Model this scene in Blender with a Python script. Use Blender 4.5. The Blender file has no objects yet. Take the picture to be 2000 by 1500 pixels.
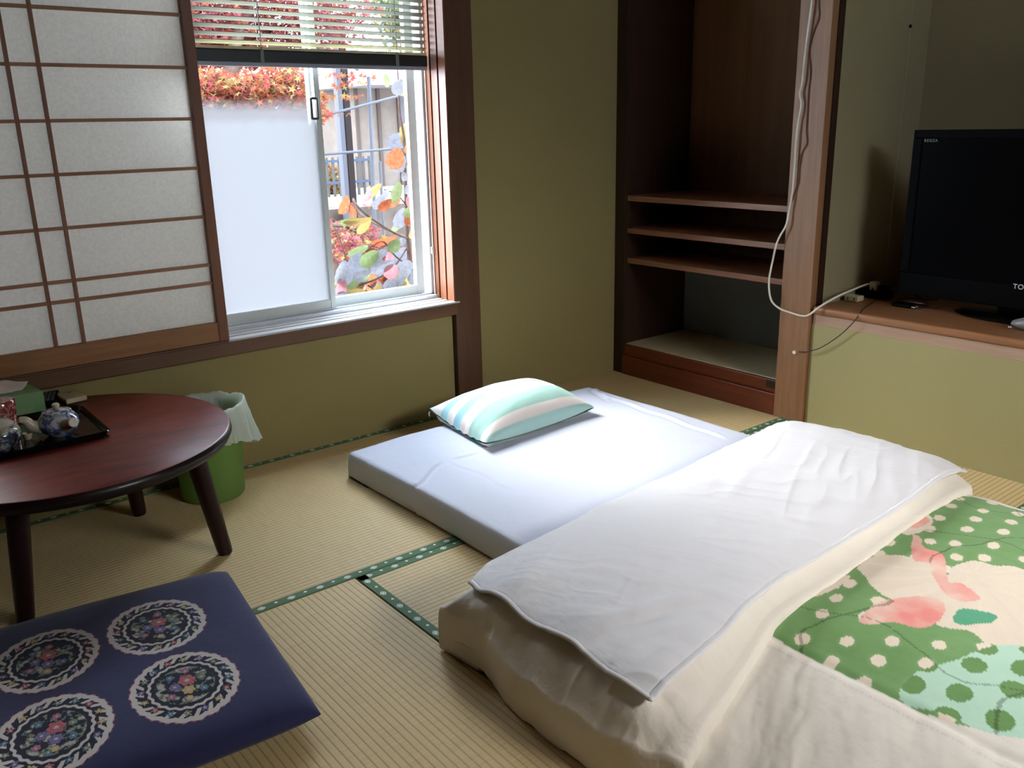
import bpy, bmesh, math, random
import numpy as np
from mathutils import Vector, Matrix, noise

random.seed(7)
rng = np.random.default_rng(7)
sc = bpy.context.scene
col = sc.collection
R = math.radians

# ------------------------------------------------------------------ camera
CAM = Vector((-2.68891, -2.65597, 1.05883))
ROT = Matrix(((0.7791158, 0.1939447, -0.5961241),
              (-0.6265224, 0.2087924, -0.7509164),
              (-0.0211700, 0.9585360, 0.2841845)))
FPX = 1711.8
cd = bpy.data.cameras.new('camera')
cam = bpy.data.objects.new('camera', cd)
col.objects.link(cam)
cam.matrix_world = Matrix.Translation(CAM) @ ROT.to_4x4()
cd.sensor_width = 36.0
cd.lens = 36.0 * FPX / 2000.0
cd.clip_start = 0.02
cd.clip_end = 200
sc.camera = cam

# ------------------------------------------------------------------ world, sun, lamps, exposure
world = bpy.data.worlds.new('sky')
sc.world = world
world.use_nodes = True
wn = world.node_tree
for n in list(wn.nodes):
    wn.nodes.remove(n)
wo = wn.nodes.new('ShaderNodeOutputWorld')
wb = wn.nodes.new('ShaderNodeBackground')
wb.inputs['Color'].default_value = (0.74, 0.86, 1.0, 1)
wb.inputs['Strength'].default_value = 12.0
wn.links.new(wb.outputs[0], wo.inputs[0])

sd = bpy.data.lights.new('sun', 'SUN')
sd.energy = 11.0
sd.angle = R(50)
sd.color = (1.0, 0.97, 0.93)
sun = bpy.data.objects.new('sun', sd)
col.objects.link(sun)
sun.rotation_euler = Vector((0.30, -0.78, -0.50)).to_track_quat('-Z', 'Y').to_euler()

# fill lamp added at the assumed window behind the camera, narrowed onto the bed
ad = bpy.data.lights.new('rear_window_fill', 'AREA')
ad.shape = 'RECTANGLE'
ad.size = 1.0
ad.size_y = 0.4
ad.energy = 5
ad.spread = R(75)
ad.color = (1.0, 0.95, 0.88)
al = bpy.data.objects.new('rear_window_fill', ad)
col.objects.link(al)
al.location = (-0.8, -3.72, 1.64)
al.rotation_euler = Vector((-0.10, 1, -0.95)).to_track_quat('-Z', 'Y').to_euler()

sc.view_settings.view_transform = 'Standard'
sc.view_settings.look = 'None'
sc.view_settings.exposure = 0.98
sc.view_settings.gamma = 1.0
sc.view_settings.use_curve_mapping = False
sc.cycles.max_bounces = 8
sc.cycles.diffuse_bounces = 5
sc.cycles.transparent_max_bounces = 16
sc.cycles.sample_clamp_indirect = 6.0
sc.cycles.caustics_reflective = False
sc.cycles.caustics_refractive = False
sc.cycles.use_denoising = True


# ------------------------------------------------------------------ helpers
def at(px, py, ax, val):
    """point of the real scene seen at this place of the photo, on the plane axis=val"""
    d = ROT @ Vector(((px - 1000) / FPX, -(py - 750) / FPX, -1))
    t = (val - CAM[ax]) / d[ax]
    return CAM + d * t


def lin(c):
    return tuple(((x / 255) / 12.92 if x / 255 <= 0.04045 else ((x / 255 + 0.055) / 1.055) ** 2.4) for x in c)


def L4(c):
    return (*lin(c), 1.0)


class NT:
    """small wrapper for building node materials"""
    def __init__(self, name):
        self.m = bpy.data.materials.new(name)
        self.m.use_nodes = True
        self.t = self.m.node_tree
        self.b = self.t.nodes['Principled BSDF']
        self.o = self.t.nodes['Material Output']

    def n(self, typ, **kw):
        nd = self.t.nodes.new('ShaderNode' + typ)
        for k, v in kw.items():
            setattr(nd, k, v)
        return nd

    def l(self, a, b):
        self.t.links.new(a, b)

    def math(self, op, a, b=None, c=None, clamp=False):
        nd = self.n('Math', operation=op, use_clamp=clamp)
        for i, v in enumerate((a, b, c)):
            if v is None:
                continue
            if isinstance(v, (int, float)):
                nd.inputs[i].default_value = v
            else:
                self.l(v, nd.inputs[i])
        return nd.outputs[0]

    def coord(self, scale=(1, 1, 1), kind='Object', rot=(0, 0, 0)):
        tc = self.n('TexCoord')
        mp = self.n('Mapping')
        mp.inputs['Scale'].default_value = scale
        mp.inputs['Rotation'].default_value = rot
        self.l(tc.outputs[kind], mp.inputs[0])
        return mp.outputs[0]

    def noise(self, vec, scale, detail=3, rough=0.5, out='Fac'):
        nd = self.n('TexNoise')
        nd.inputs['Scale'].default_value = scale
        nd.inputs['Detail'].default_value = detail
        nd.inputs['Roughness'].default_value = rough
        self.l(vec, nd.inputs['Vector'])
        return nd.outputs[out]

    def ramp(self, fac, stops, interp='LINEAR'):
        nd = self.n('ValToRGB')
        cr = nd.color_ramp
        cr.interpolation = interp
        while len(cr.elements) < len(stops):
            cr.elements.new(0.5)
        for e, (p, c) in zip(cr.elements, stops):
            e.position = p
            e.color = c
        self.l(fac, nd.inputs[0])
        return nd.outputs[0]

    def mix(self, fac, a, b, typ='MIX'):
        nd = self.n('MixRGB', blend_type=typ)
        for i, v in ((0, fac), (1, a), (2, b)):
            if isinstance(v, (int, float, tuple)):
                nd.inputs[i].default_value = v
            else:
                self.l(v, nd.inputs[i])
        return nd.outputs[0]

    def bump(self, h, strength=0.3, dist=0.01):
        nd = self.n('Bump')
        nd.inputs['Strength'].default_value = strength
        nd.inputs['Distance'].default_value = dist
        self.l(h, nd.inputs['Height'])
        self.l(nd.outputs[0], self.b.inputs['Normal'])
        return nd

    def set(self, **kw):
        for k, v in kw.items():
            i = self.b.inputs[k.replace('_', ' ')]
            if isinstance(v, (int, float, tuple)):
                i.default_value = v
            else:
                self.l(v, i)
        return self


def plain(name, c, rough=0.5, metal=0.0, spec=0.5, var=0.0, vscale=8, bump=0.0, bscale=200, coat=0.0):
    m = NT(name)
    if var > 0:
        f = m.noise(m.coord(), vscale, 4)
        lo = tuple(max(0, x * (1 - var)) for x in lin(c)) + (1,)
        hi = tuple(min(1, x * (1 + var)) for x in lin(c)) + (1,)
        m.set(Base_Color=m.ramp(f, [(0.3, lo), (0.7, hi)]))
    else:
        m.set(Base_Color=L4(c))
    m.set(Roughness=rough, Metallic=metal)
    m.b.inputs['Specular IOR Level'].default_value = spec
    m.b.inputs['Coat Weight'].default_value = coat
    if bump > 0:
        m.bump(m.noise(m.coord(), bscale, 3), bump, 0.003)
    return m.m


def wood(name, c1, c2, axis='X', rough=0.45, scale=1.0, spec=0.4, knots=False):
    m = NT(name)
    s = {'X': (1.2, 22, 22), 'Y': (22, 1.2, 22), 'Z': (22, 22, 1.2)}[axis]
    v = m.coord(tuple(x * scale for x in s))
    f = m.noise(v, 1.6, 5, 0.6)
    f2 = m.noise(m.coord(tuple(x * scale * 4 for x in s)), 2.0, 3, 0.6)
    g = m.math('ADD', m.math('MULTIPLY', f, 0.7), m.math('MULTIPLY', f2, 0.3))
    c = m.ramp(g, [(0.32, L4(c1)), (0.52, tuple((a + b) / 2 for a, b in zip(L4(c1), L4(c2)))), (0.68, L4(c2))])
    big = m.noise(m.coord((1, 1, 1)), 3.0, 2)
    c = m.mix(m.math('MULTIPLY', big, 0.35), c, L4(tuple(x * 0.62 for x in c1)))
    if knots:
        vo = m.n('TexVoronoi')
        vo.inputs['Scale'].default_value = 5.0
        m.l(m.coord((1, 1, 0.8)), vo.inputs['Vector'])
        k = m.ramp(vo.outputs['Distance'], [(0.03, (1, 1, 1, 1)), (0.09, (0, 0, 0, 1))])
        c = m.mix(m.math('MULTIPLY', k, 0.6), c, L4(tuple(x * 0.45 for x in c1)))
    m.set(Base_Color=c, Roughness=rough)
    m.b.inputs['Specular IOR Level'].default_value = spec
    m.bump(g, 0.12, 0.002)
    return m.m


M = {}
# ---- wall plaster (olive sand wall)
def plaster(name, c, amp=0.1):
    m = NT(name)
    f = m.noise(m.coord(), 420, 3, 0.7)
    f2 = m.noise(m.coord(), 2.2, 3, 0.6)
    lo = tuple(x * (1 - amp) for x in lin(c)) + (1,)
    hi = tuple(x * (1 + amp) for x in lin(c)) + (1,)
    c1 = m.ramp(f, [(0.35, lo), (0.65, hi)])
    c1 = m.mix(m.math('MULTIPLY', f2, 0.3), c1, tuple(x * 0.85 for x in lin(c)) + (1,))
    m.set(Base_Color=c1, Roughness=0.95)
    m.b.inputs['Specular IOR Level'].default_value = 0.1
    m.bump(f, 0.35, 0.002)
    return m.m


M['wall'] = plaster('olive_plaster', (143, 129, 86))
M['wall_g'] = plaster('grey_green_plaster', (150, 140, 108))
M['wall_under'] = plaster('pale_green_plaster', (164, 156, 112))
M['wall_grey'] = plaster('grey_plaster', (110, 112, 105))
M['ceil'] = wood('ceiling_boards', (104, 76, 48), (128, 96, 62), 'Y', 0.6)
M['post'] = wood('brown_post', (78, 48, 28), (102, 66, 40), 'Z', 0.5)
M['postL'] = wood('light_brown_post', (136, 96, 66), (168, 124, 88), 'Z', 0.42, knots=True)
M['dark'] = wood('dark_wood', (42, 25, 15), (62, 38, 22), 'Z', 0.5)
M['panel'] = wood('closet_panel', (104, 68, 38), (130, 88, 50), 'Z', 0.55, 0.5)
M['kamachi'] = wood('red_brown_step', (98, 44, 24), (138, 66, 38), 'Y', 0.35)
M['shelfw'] = wood('shelf_board', (124, 80, 54), (164, 116, 86), 'Y', 0.4)
M['sill'] = wood('sill_wood', (92, 60, 34), (116, 78, 48), 'X', 0.5)
M['jamb'] = wood('jamb_wood', (112, 62, 34), (142, 86, 52), 'Z', 0.4)
M['groove'] = wood('groove_wood', (66, 34, 20), (90, 50, 30), 'Z', 0.6)
M['shoji'] = wood('shoji_wood', (152, 104, 70), (178, 130, 92), 'X', 0.55)
M['shojiS'] = wood('shoji_stile_wood', (110, 64, 38), (140, 88, 56), 'Z', 0.5)
M['shojiR'] = wood('shoji_rail_wood', (140, 92, 50), (168, 118, 70), 'X', 0.5)
M['tvb'] = wood('shelf_top_wood', (134, 88, 56), (170, 120, 82), 'Y', 0.35)
M['fascia'] = wood('pale_fascia', (176, 142, 118), (196, 164, 140), 'Y', 0.6)
M['alu'] = plain('aluminium', (205, 212, 218), 0.38, 0.2, 0.5)
M['alud'] = plain('aluminium_sash', (204, 210, 206), 0.5, 0.0, 0.4)
M['black'] = plain('black_plastic', (4, 4, 5), 0.5, spec=0.05)
M['blackg'] = plain('glossy_black', (6, 6, 7), 0.08)
M['screen'] = plain('tv_screen', (2, 2, 3), 0.35, spec=0.04)
M['blk_rail'] = plain('blind_rail_black', (22, 22, 20), 0.5)
M['white'] = plain('white_plastic', (225, 222, 214), 0.4)
M['beige'] = plain('beige_plastic', (196, 186, 150), 0.45)
M['silver'] = plain('silver', (190, 190, 190), 0.25, 0.9)
M['greyp'] = plain('grey_plastic', (120, 120, 122), 0.4)
M['text'] = plain('logo_grey', (205, 205, 210), 0.4)
M['slat'] = plain('blind_slat', (146, 154, 144), 0.45)
M['cord'] = plain('cord_white', (222, 216, 200), 0.6)
M['cordbrown'] = plain('cord_brown', (96, 62, 38), 0.6)
M['cordblack'] = plain('cord_black', (24, 22, 22), 0.5)


# ---- tatami
def tatami(name, axis):
    m = NT(name)
    tc = m.n('TexCoord')
    sp = m.n('SeparateXYZ')
    m.l(tc.outputs['Object'], sp.inputs[0])
    a = sp.outputs['Y' if axis == 'X' else 'X']      # across the ribs
    ph = m.math('FRACT', m.math('MULTIPLY', a, 1 / 0.0152))
    tri = m.math('ABSOLUTE', m.math('SUBTRACT', ph, 0.5))     # 0 centre .5 edge
    groove = m.math('MULTIPLY', m.math('SUBTRACT', tri, 0.30, clamp=True), 5.0, clamp=True)
    s = (14, 900, 1) if axis == 'Y' else (900, 14, 1)
    f = m.noise(m.coord(s), 1.0, 2, 0.6)
    big = m.noise(m.coord(), 1.7, 3)
    c = m.ramp(f, [(0.25, L4((192, 166, 116))), (0.5, L4((214, 190, 142))), (0.75, L4((226, 204, 160)))])
    c = m.mix(m.math('MULTIPLY', big, 0.4), c, L4((190, 168, 112)))
    c = m.mix(m.math('MULTIPLY', groove, 0.55), c, L4((140, 112, 70)))
    m.set(Base_Color=c, Roughness=0.62)
    m.b.inputs['Specular IOR Level'].default_value = 0.3
    h = m.math('SUBTRACT', m.math('MULTIPLY', f, 0.15), groove)
    m.bump(h, 0.5, 0.0012)
    return m.m


def heri(name, axis, v0, u0=0.0, half=0.014):
    """green cloth edging with white lozenge flowers; axis it runs along, centre line v0"""
    m = NT(name)
    tc = m.n('TexCoord')
    sp = m.n('SeparateXYZ')
    m.l(tc.outputs['Object'], sp.inputs[0])
    u = sp.outputs['X' if axis == 'X' else 'Y']
    v = sp.outputs['Y' if axis == 'X' else 'X']
    P = 0.074
    pu = m.math('MULTIPLY', m.math('SUBTRACT', m.math('FRACT', m.math('MULTIPLY', m.math('ADD', u, u0), 1 / P)), 0.5), P)
    av = m.math('ABSOLUTE', m.math('SUBTRACT', v, v0))
    au = m.math('ABSOLUTE', pu)
    d1 = m.math('ADD', m.math('MULTIPLY', au, 0.75), av)
    # outer lozenge, dark ring, white heart
    w1 = m.math('LESS_THAN', d1, 0.0088)
    r1 = m.math('MULTIPLY', m.math('GREATER_THAN', d1, 0.0040), m.math('LESS_THAN', d1, 0.0053))
    cross = m.math('MULTIPLY', m.math('GREATER_THAN', d1, 0.005),
                   m.math('LESS_THAN', m.math('MINIMUM', au, av), 0.0007))
    w1 = m.math('SUBTRACT', w1, m.math('MAXIMUM', r1, cross), clamp=True)
    au2 = m.math('ABSOLUTE', m.math('SUBTRACT', au, P / 2))
    d2 = m.math('ADD', m.math('MULTIPLY', au2, 0.8), m.math('ABSOLUTE', m.math('SUBTRACT', m.math('SUBTRACT', v, v0), 0.003)))
    w2 = m.math('LESS_THAN', d2, 0.0042)
    w = m.math('MAXIMUM', w1, w2)
    f = m.noise(m.coord((1, 1, 1)), 700, 2)
    base = m.ramp(f, [(0.3, L4((58, 92, 62))), (0.7, L4((98, 132, 96)))])
    c = m.mix(w, base, L4((226, 232, 222)))
    m.set(Base_Color=c, Roughness=0.8)
    m.bump(f, 0.3, 0.001)
    return m.m


M['tatX'] = tatami('tatami_ribs_along_x', 'X')
M['tatY'] = tatami('tatami_ribs_along_y', 'Y')


def obj(name, bm, mat, parent=None, smooth=True, bevel=0, seg=2, angle=40):
    me = bpy.data.meshes.new(name)
    bmesh.ops.recalc_face_normals(bm, faces=bm.faces)
    bm.to_mesh(me)
    bm.free()
    mats = mat if isinstance(mat, (list, tuple)) else [mat]
    for x in mats:
        me.materials.append(x)
    o = bpy.data.objects.new(name, me)
    col.objects.link(o)
    if parent:
        o.parent = parent
    if smooth:
        for p in me.polygons:
            p.use_smooth = True
    if bevel:
        b = o.modifiers.new('bevel', 'BEVEL')
        b.width = bevel
        b.segments = seg
        b.limit_method = 'ANGLE'
        b.angle_limit = R(40)
        if smooth:
            w = o.modifiers.new('wn', 'WEIGHTED_NORMAL')
            w.keep_sharp = True
    elif smooth and angle:
        try:
            me.set_sharp_from_angle(angle=R(angle))
        except Exception:
            pass
    return o


def box(bm, x0, x1, y0, y1, z0, z1, mi=0):
    vs = [bm.verts.new((x, y, z)) for z in (z0, z1) for y in (y0, y1) for x in (x0, x1)]
    for f in ((0, 2, 3, 1), (4, 5, 7, 6), (0, 1, 5, 4), (2, 6, 7, 3), (0, 4, 6, 2), (1, 3, 7, 5)):
        fc = bm.faces.new([vs[i] for i in f])
        fc.material_index = mi
    return vs


def bx(name, b, mat, parent=None, bevel=0.0):
    bm = bmesh.new()
    box(bm, *b)
    return obj(name, bm, mat, parent, smooth=bevel > 0, bevel=bevel, angle=None)


def boxes(name, bl, mat, parent=None, bevel=0.0):
    bm = bmesh.new()
    for b in bl:
        box(bm, *b)
    return obj(name, bm, mat, parent, smooth=bevel > 0, bevel=bevel, angle=None)


def lathe(bm, prof, n=48, c=(0, 0, 0), mtx=None, mi=0, closed=False):
    rings = []
    for r, z in prof:
        ring = []
        for i in range(n):
            a = 2 * math.pi * i / n
            p = Vector((r * math.cos(a), r * math.sin(a), z))
            if mtx:
                p = mtx @ p
            ring.append(bm.verts.new(p + Vector(c)))
        rings.append(ring)
    for a, b in zip(rings, rings[1:]):
        for i in range(n):
            f = bm.faces.new((a[i], a[(i + 1) % n], b[(i + 1) % n], b[i]))
            f.material_index = mi
    for ring in (rings[0], rings[-1]):
        f = bm.faces.new(ring)
        f.material_index = mi
    return rings


def tube(bm, pts, r, n=8, mi=0, cap=True):
    pts = [Vector(p) for p in pts]
    rr = r if isinstance(r, (list, tuple)) else [r] * len(pts)
    rings = []
    up = Vector((0, 0, 1))
    prev = None
    for i, p in enumerate(pts):
        t = (pts[min(i + 1, len(pts) - 1)] - pts[max(i - 1, 0)]).normalized()
        if prev is None:
            a = t.cross(up)
            if a.length < 1e-3:
                a = t.cross(Vector((1, 0, 0)))
            a.normalize()
        else:
            a = (prev - t * prev.dot(t)).normalized()
        prev = a
        b = t.cross(a)
        rings.append([bm.verts.new(p + (a * math.cos(2 * math.pi * k / n) + b * math.sin(2 * math.pi * k / n)) * rr[i]) for k in range(n)])
    for a, b in zip(rings, rings[1:]):
        for i in range(n):
            f = bm.faces.new((a[i], a[(i + 1) % n], b[(i + 1) % n], b[i]))
            f.material_index = mi
    if cap:
        bm.faces.new(rings[0]).material_index = mi
        bm.faces.new(rings[-1]).material_index = mi


def spline(pts, n=8):
    pts = [Vector(p) for p in pts]
    out = []
    for i in range(len(pts) - 1):
        p0, p1, p2, p3 = pts[max(i - 1, 0)], pts[i], pts[i + 1], pts[min(i + 2, len(pts) - 1)]
        for k in range(n):
            t = k / n
            out.append(0.5 * ((2 * p1) + (p2 - p0) * t + (2 * p0 - 5 * p1 + 4 * p2 - p3) * t * t + (3 * p1 - p0 - 3 * p2 + p3) * t ** 3))
    out.append(pts[-1])
    return out


def thing(name, label, cat, loc=(0, 0, 0), group=None):
    o = bpy.data.objects.new(name, None)
    o.empty_display_size = 0.05
    col.objects.link(o)
    o.location = loc
    o['label'] = label
    o['category'] = cat
    if group:
        o['group'] = group
    return o


def adopt(root):
    """keep children where they were modelled (world coordinates) under an Empty placed at the thing's base"""
    for c in root.children:
        c.matrix_parent_inverse = Matrix.Translation(-Vector(root.location))


def tag(o, label, cat, group=None, kind=None):
    o['label'] = label
    o['category'] = cat
    if group:
        o['group'] = group
    if kind:
        o['kind'] = kind
    return o


def struct(o, label=None):
    o['kind'] = 'structure'
    if label:
        o['label'] = label
    return o


def grid_obj(name, V, mat, parent=None, colors=None, closed_u=False, smooth=True):
    """V: numpy (nu, nv, 3)"""
    nu, nv = V.shape[:2]
    idx = np.arange(nu * nv).reshape(nu, nv)
    a = idx[:-1, :-1].ravel(); b = idx[1:, :-1].ravel(); c = idx[1:, 1:].ravel(); d = idx[:-1, 1:].ravel()
    faces = np.stack([a, b, c, d], 1)
    if closed_u:
        f2 = np.stack([idx[-1, :-1], idx[0, :-1], idx[0, 1:], idx[-1, 1:]], 1)
        faces = np.concatenate([faces, f2])
    me = bpy.data.meshes.new(name)
    me.from_pydata(V.reshape(-1, 3).tolist(), [], faces.tolist())
    for x in (mat if isinstance(mat, (list, tuple)) else [mat]):
        me.materials.append(x)
    if colors is not None:
        at_ = me.color_attributes.new('print', 'FLOAT_COLOR', 'POINT')
        cc = np.ones((nu * nv, 4), dtype=np.float32)
        cc[:, :3] = colors.reshape(-1, 3)
        at_.data.foreach_set('color', cc.ravel())
    me.polygons.foreach_set('use_smooth', [smooth] * len(me.polygons))
    me.update()
    o = bpy.data.objects.new(name, me)
    col.objects.link(o)
    if parent:
        o.parent = parent
    return o


def cr_matrix(n_ctrl, n_out):
    """Catmull-Rom resampling matrix"""
    Mx = np.zeros((n_out, n_ctrl))
    for k in range(n_out):
        s = k / (n_out - 1) * (n_ctrl - 1)
        i = min(int(s), n_ctrl - 2)
        t = s - i
        w = [(-t + 2 * t * t - t ** 3) / 2, (2 - 5 * t * t + 3 * t ** 3) / 2, (t + 4 * t * t - 3 * t ** 3) / 2, (t ** 3 - t * t) / 2]
        for j, ww in zip((i - 1, i, i + 1, i + 2), w):
            if j < 0:
                Mx[k, 0] += 2 * ww; Mx[k, 1] -= ww
            elif j >= n_ctrl:
                Mx[k, n_ctrl - 1] += 2 * ww; Mx[k, n_ctrl - 2] -= ww
            else:
                Mx[k, j] += ww
    return Mx


def net(ctrl, nu, nv):
    c = np.array(ctrl, float)
    A = cr_matrix(c.shape[0], nu)
    B = cr_matrix(c.shape[1], nv)
    return np.einsum('ui,ijk,vj->uvk', A, c, B)


def nz(x, y, s, seed=0.0):
    """vectorised smooth value noise in 2D"""
    x = np.asarray(x) * s + seed * 17.3 + 1000
    y = np.asarray(y) * s + seed * 9.1 + 1000
    xi = np.floor(x).astype(int); yi = np.floor(y).astype(int)
    xf = x - xi; yf = y - yi
    xf = xf * xf * xf * (xf * (xf * 6 - 15) + 10); yf = yf * yf * yf * (yf * (yf * 6 - 15) + 10)
    def h(a, b):
        n_ = (a * 374761393 + b * 668265263) & 0xffffffff
        n_ = ((n_ ^ (n_ >> 13)) * 1274126177) & 0xffffffff
        return ((n_ ^ (n_ >> 16)) & 0xffff) / 65535.0
    return (h(xi, yi) * (1 - xf) + h(xi + 1, yi) * xf) * (1 - yf) + (h(xi, yi + 1) * (1 - xf) + h(xi + 1, yi + 1) * xf) * yf


def fbm(x, y, s, seed=0.0, oct=4):
    r = 0; a = 0.5
    for k in range(oct):
        r = r + a * nz(x, y, s * 2 ** k, seed + k)
        a *= 0.5
    return r / 0.94


def ridge(x, y, s, seed=0.0):
    n_ = fbm(x, y, s, seed, 2)
    return 1 - np.abs(2 * n_ - 1)


# ================================================================== THE ROOM
XL, YB, H = -3.65, -3.75, 2.35     # far left wall, wall behind the camera, ceiling
fm = tatami('floor_matting', 'X')
struct(bx('floor', (XL, 0.6, YB, 0.0, -0.12, -0.035), fm))
struct(bx('ceiling', (XL - 0.15, 0.75, YB - 0.15, 0.16, H, H + 0.1), M['ceil']))

WZ0, WZ1 = 0.39, 1.92
# window wall: below, beside and above the opening
struct(boxes('wall_back', [(XL, -0.86, 0.0, 0.16, -0.12, WZ0 + 0.01), (-0.75, 0.6, 0.0, 0.16, -0.12, H),
                           (XL, -2.72, 0.0, 0.16, WZ0 + 0.01, H), (-2.72, -0.75, 0.0, 0.16, WZ1, H)], M['wall']))
M['wall_dim'] = wood('dark_unseen_walls', (84, 62, 42), (100, 76, 52), 'Z', 0.6)  # tone of the unseen walls chosen dark to cut bounced light
struct(bx('wall_left', (XL - 0.15, XL, YB, 0.16, -0.12, H), M['wall_dim']))
struct(boxes('wall_rear', [(XL, -1.3, YB - 0.15, YB, -0.12, H), (-0.4, 0.75, YB - 0.15, YB, -0.12, H),
                           (-1.3, -0.4, YB - 0.15, YB, -0.12, 1.45), (-1.3, -0.4, YB - 0.15, YB, 1.8, H)], M['wall_dim']))
# post between window and corner
struct(bx('trim_1', (-0.856, -0.742, -0.022, 0.11, 0.0, H), M['post'], bevel=0.002), 'brown wooden post right of the window')
# sill beam with tracks
sillb = boxes('trim_2', [(-2.72, -0.856, -0.034, 0.02, 0.386, 0.428), (-2.72, -1.724, -0.034, 0.0, 0.4275, 0.4342)], M['sill'], bevel=0.002)
struct(sillb, 'brown beam under the window and the paper screen')
M['sill_lit'] = wood('sill_lit_wood', (196, 196, 196), (220, 220, 222), 'X', 0.35)  # light reflected on the sill put into its pale colour
struct(boxes('trim_3', [(-1.724, -0.842, -0.03, 0.004, 0.428, 0.434), (-2.72, -0.842, 0.004, 0.024, 0.428, 0.430),
                        (-2.72, -0.842, 0.024, 0.042, 0.428, 0.434), (-2.72, -0.842, 0.042, 0.060, 0.428, 0.430),
                        (-2.72, -0.842, 0.060, 0.082, 0.420, 0.434), (-2.72, -0.842, 0.02, 0.16, 0.395, 0.4285)], M['sill_lit']), 'sill with screen tracks, window light in its pale colour')
# right jamb with the two dark grooves
jm = bmesh.new()
for y0, y1, x0 in ((-0.022, 0.018, -0.862), (0.028, 0.064, -0.862), (0.074, 0.112, -0.862)):
    box(jm, x0, -0.856, y0, y1, 0.434, WZ1)
struct(obj('trim_4', jm, M['jamb'], smooth=False), 'orange brown jamb strips on the right of the window')
struct(bx('trim_5', (-0.8565, -0.8545, 0.0, 0.112, 0.434, WZ1), M['groove']))
struct(bx('trim_6', (-2.72, -0.856, -0.034, 0.11, WZ1 - 0.03, WZ1 + 0.08), M['sill']), 'head beam over the window')

# ---- aluminium window
def glass_mat(name, tint=(1, 1, 1, 1)):
    m = NT(name)
    tr = m.n('BsdfTransparent')
    tr.inputs[0].default_value = tint
    gl = m.n('BsdfGlossy')
    gl.inputs['Roughness'].default_value = 0.02
    fr = m.n('Fresnel')
    fr.inputs['IOR'].default_value = 1.35
    mx = m.n('MixShader')
    m.l(m.math('MULTIPLY', fr.outputs[0], 0.6), mx.inputs[0])
    m.l(tr.outputs[0], mx.inputs[1])
    m.l(gl.outputs[0], mx.inputs[2])
    m.l(mx.outputs[0], m.o.inputs['Surface'])
    return m.m


def frosted_mat(full=False):
    """glass with a frosting film whose upper edge fades out at about 1.1 m"""
    m = NT('frosted_glass')
    tc = m.n('TexCoord')
    sp = m.n('SeparateXYZ')
    m.l(tc.outputs['Object'], sp.inputs[0])
    n_ = m.noise(m.coord(), 14, 3)
    z = m.math('ADD', sp.outputs['Z'], m.math('MULTIPLY', n_, 0.03))
    f = m.ramp(m.math('MULTIPLY', m.math('SUBTRACT', z, 1.0), 4.0, clamp=True), [(0.34, (1, 1, 1, 1)), (0.48, (0.78, 0.78, 0.78, 1)), (0.72, (0, 0, 0, 1))], 'EASE')
    tr = m.n('BsdfTransparent')
    tl = m.n('BsdfTranslucent')
    tl.inputs[0].default_value = (0.060, 0.063, 0.068, 1)
    df = m.n('BsdfDiffuse')
    df.inputs[0].default_value = (0.5, 0.55, 0.6, 1)
    a = m.n('MixShader')
    a.inputs[0].default_value = 0.25
    m.l(tl.outputs[0], a.inputs[1])
    m.l(df.outputs[0], a.inputs[2])
    mx = m.n('MixShader')
    if full:
        mx.inputs[0].default_value = 1.0
    else:
        m.l(f, mx.inputs[0])
    m.l(tr.outputs[0], mx.inputs[1])
    m.l(a.outputs[0], mx.inputs[2])
    m.l(mx.outputs[0], m.o.inputs['Surface'])
    return m.m


M['glass'] = glass_mat('clear_glass')
M['frost'] = frosted_mat()
M['frost2'] = frosted_mat(True)
win = thing('window_1', 'sliding aluminium window with frosted left pane and clear right pane', 'window', (-1.3, 0.13, 0.434))
win['kind'] = 'structure'
del win['category']
boxes('window_frame', [(-2.66, -0.856, 0.088, 0.162, 0.4285, 0.446), (-2.66, -0.856, 0.112, 0.116, 0.446, 0.452),
                       (-0.872, -0.856, 0.112, 0.162, 0.446, 1.90), (-2.66, -2.64, 0.112, 0.162, 0.446, 1.90),
                       (-2.66, -0.856, 0.088, 0.162, 1.88, 1.895)], M['alu'], win, 0.0015)


def sash(x0, x1, y, frosted, z0=0.448, z1=1.88, w=0.022, mr=None):
    s = boxes('window_sash', [(x0, x0 + w, y - 0.011, y + 0.011, z0, z1), (x1 - (mr or w), x1, y - 0.011, y + 0.011, z0, z1),
                              (x0 + w, x1 - (mr or w), y - 0.010, y + 0.010, z0, z0 + 0.034), (x0 + w, x1 - (mr or w), y - 0.01, y + 0.01, z1 - 0.03, z1)],
              M['alud'], win, 0.001)
    bm = bmesh.new()
    vs = [bm.verts.new(p) for p in ((x0 + w, y, z0 + 0.034), (x1 - (mr or w), y, z0 + 0.034), (x1 - (mr or w), y, z1 - 0.03), (x0 + w, y, z1 - 0.03))]
    bm.faces.new(vs)
    obj('window_pane', bm, M['frost2'] if frosted == 2 else M['frost'] if frosted else M['glass'], s, smooth=False)
    return s


s_l = sash(-1.735, -1.272, 0.126, True, mr=0.020)
sash(-1.300, -0.884, 0.150, False, w=0.020, mr=0.034)
sash(-2.62, -2.17, 0.126, 2)
sash(-2.19, -1.70, 0.150, 2)
# latch on the meeting stile
pa, pb = at(605, 190, 1, 0.113), at(605, 236, 1, 0.113)
bm = bmesh.new()
lx = -1.303
box(bm, lx - 0.005, lx + 0.016, 0.108, 0.115, 1.086, 1.094)
box(bm, lx - 0.005, lx + 0.016, 0.108, 0.115, 1.150, 1.158)
box(bm, lx - 0.011, lx - 0.003, 0.106, 0.115, 1.088, 1.156)
box(bm, lx + 0.012, lx + 0.018, 0.106, 0.115, 1.088, 1.156)
hl = obj('window_handle', bm, plain('latch_dark', (66, 60, 56), 0.4), win, bevel=0.002)
hl['label'] = 'dark pull handle on the meeting stile'
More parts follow.
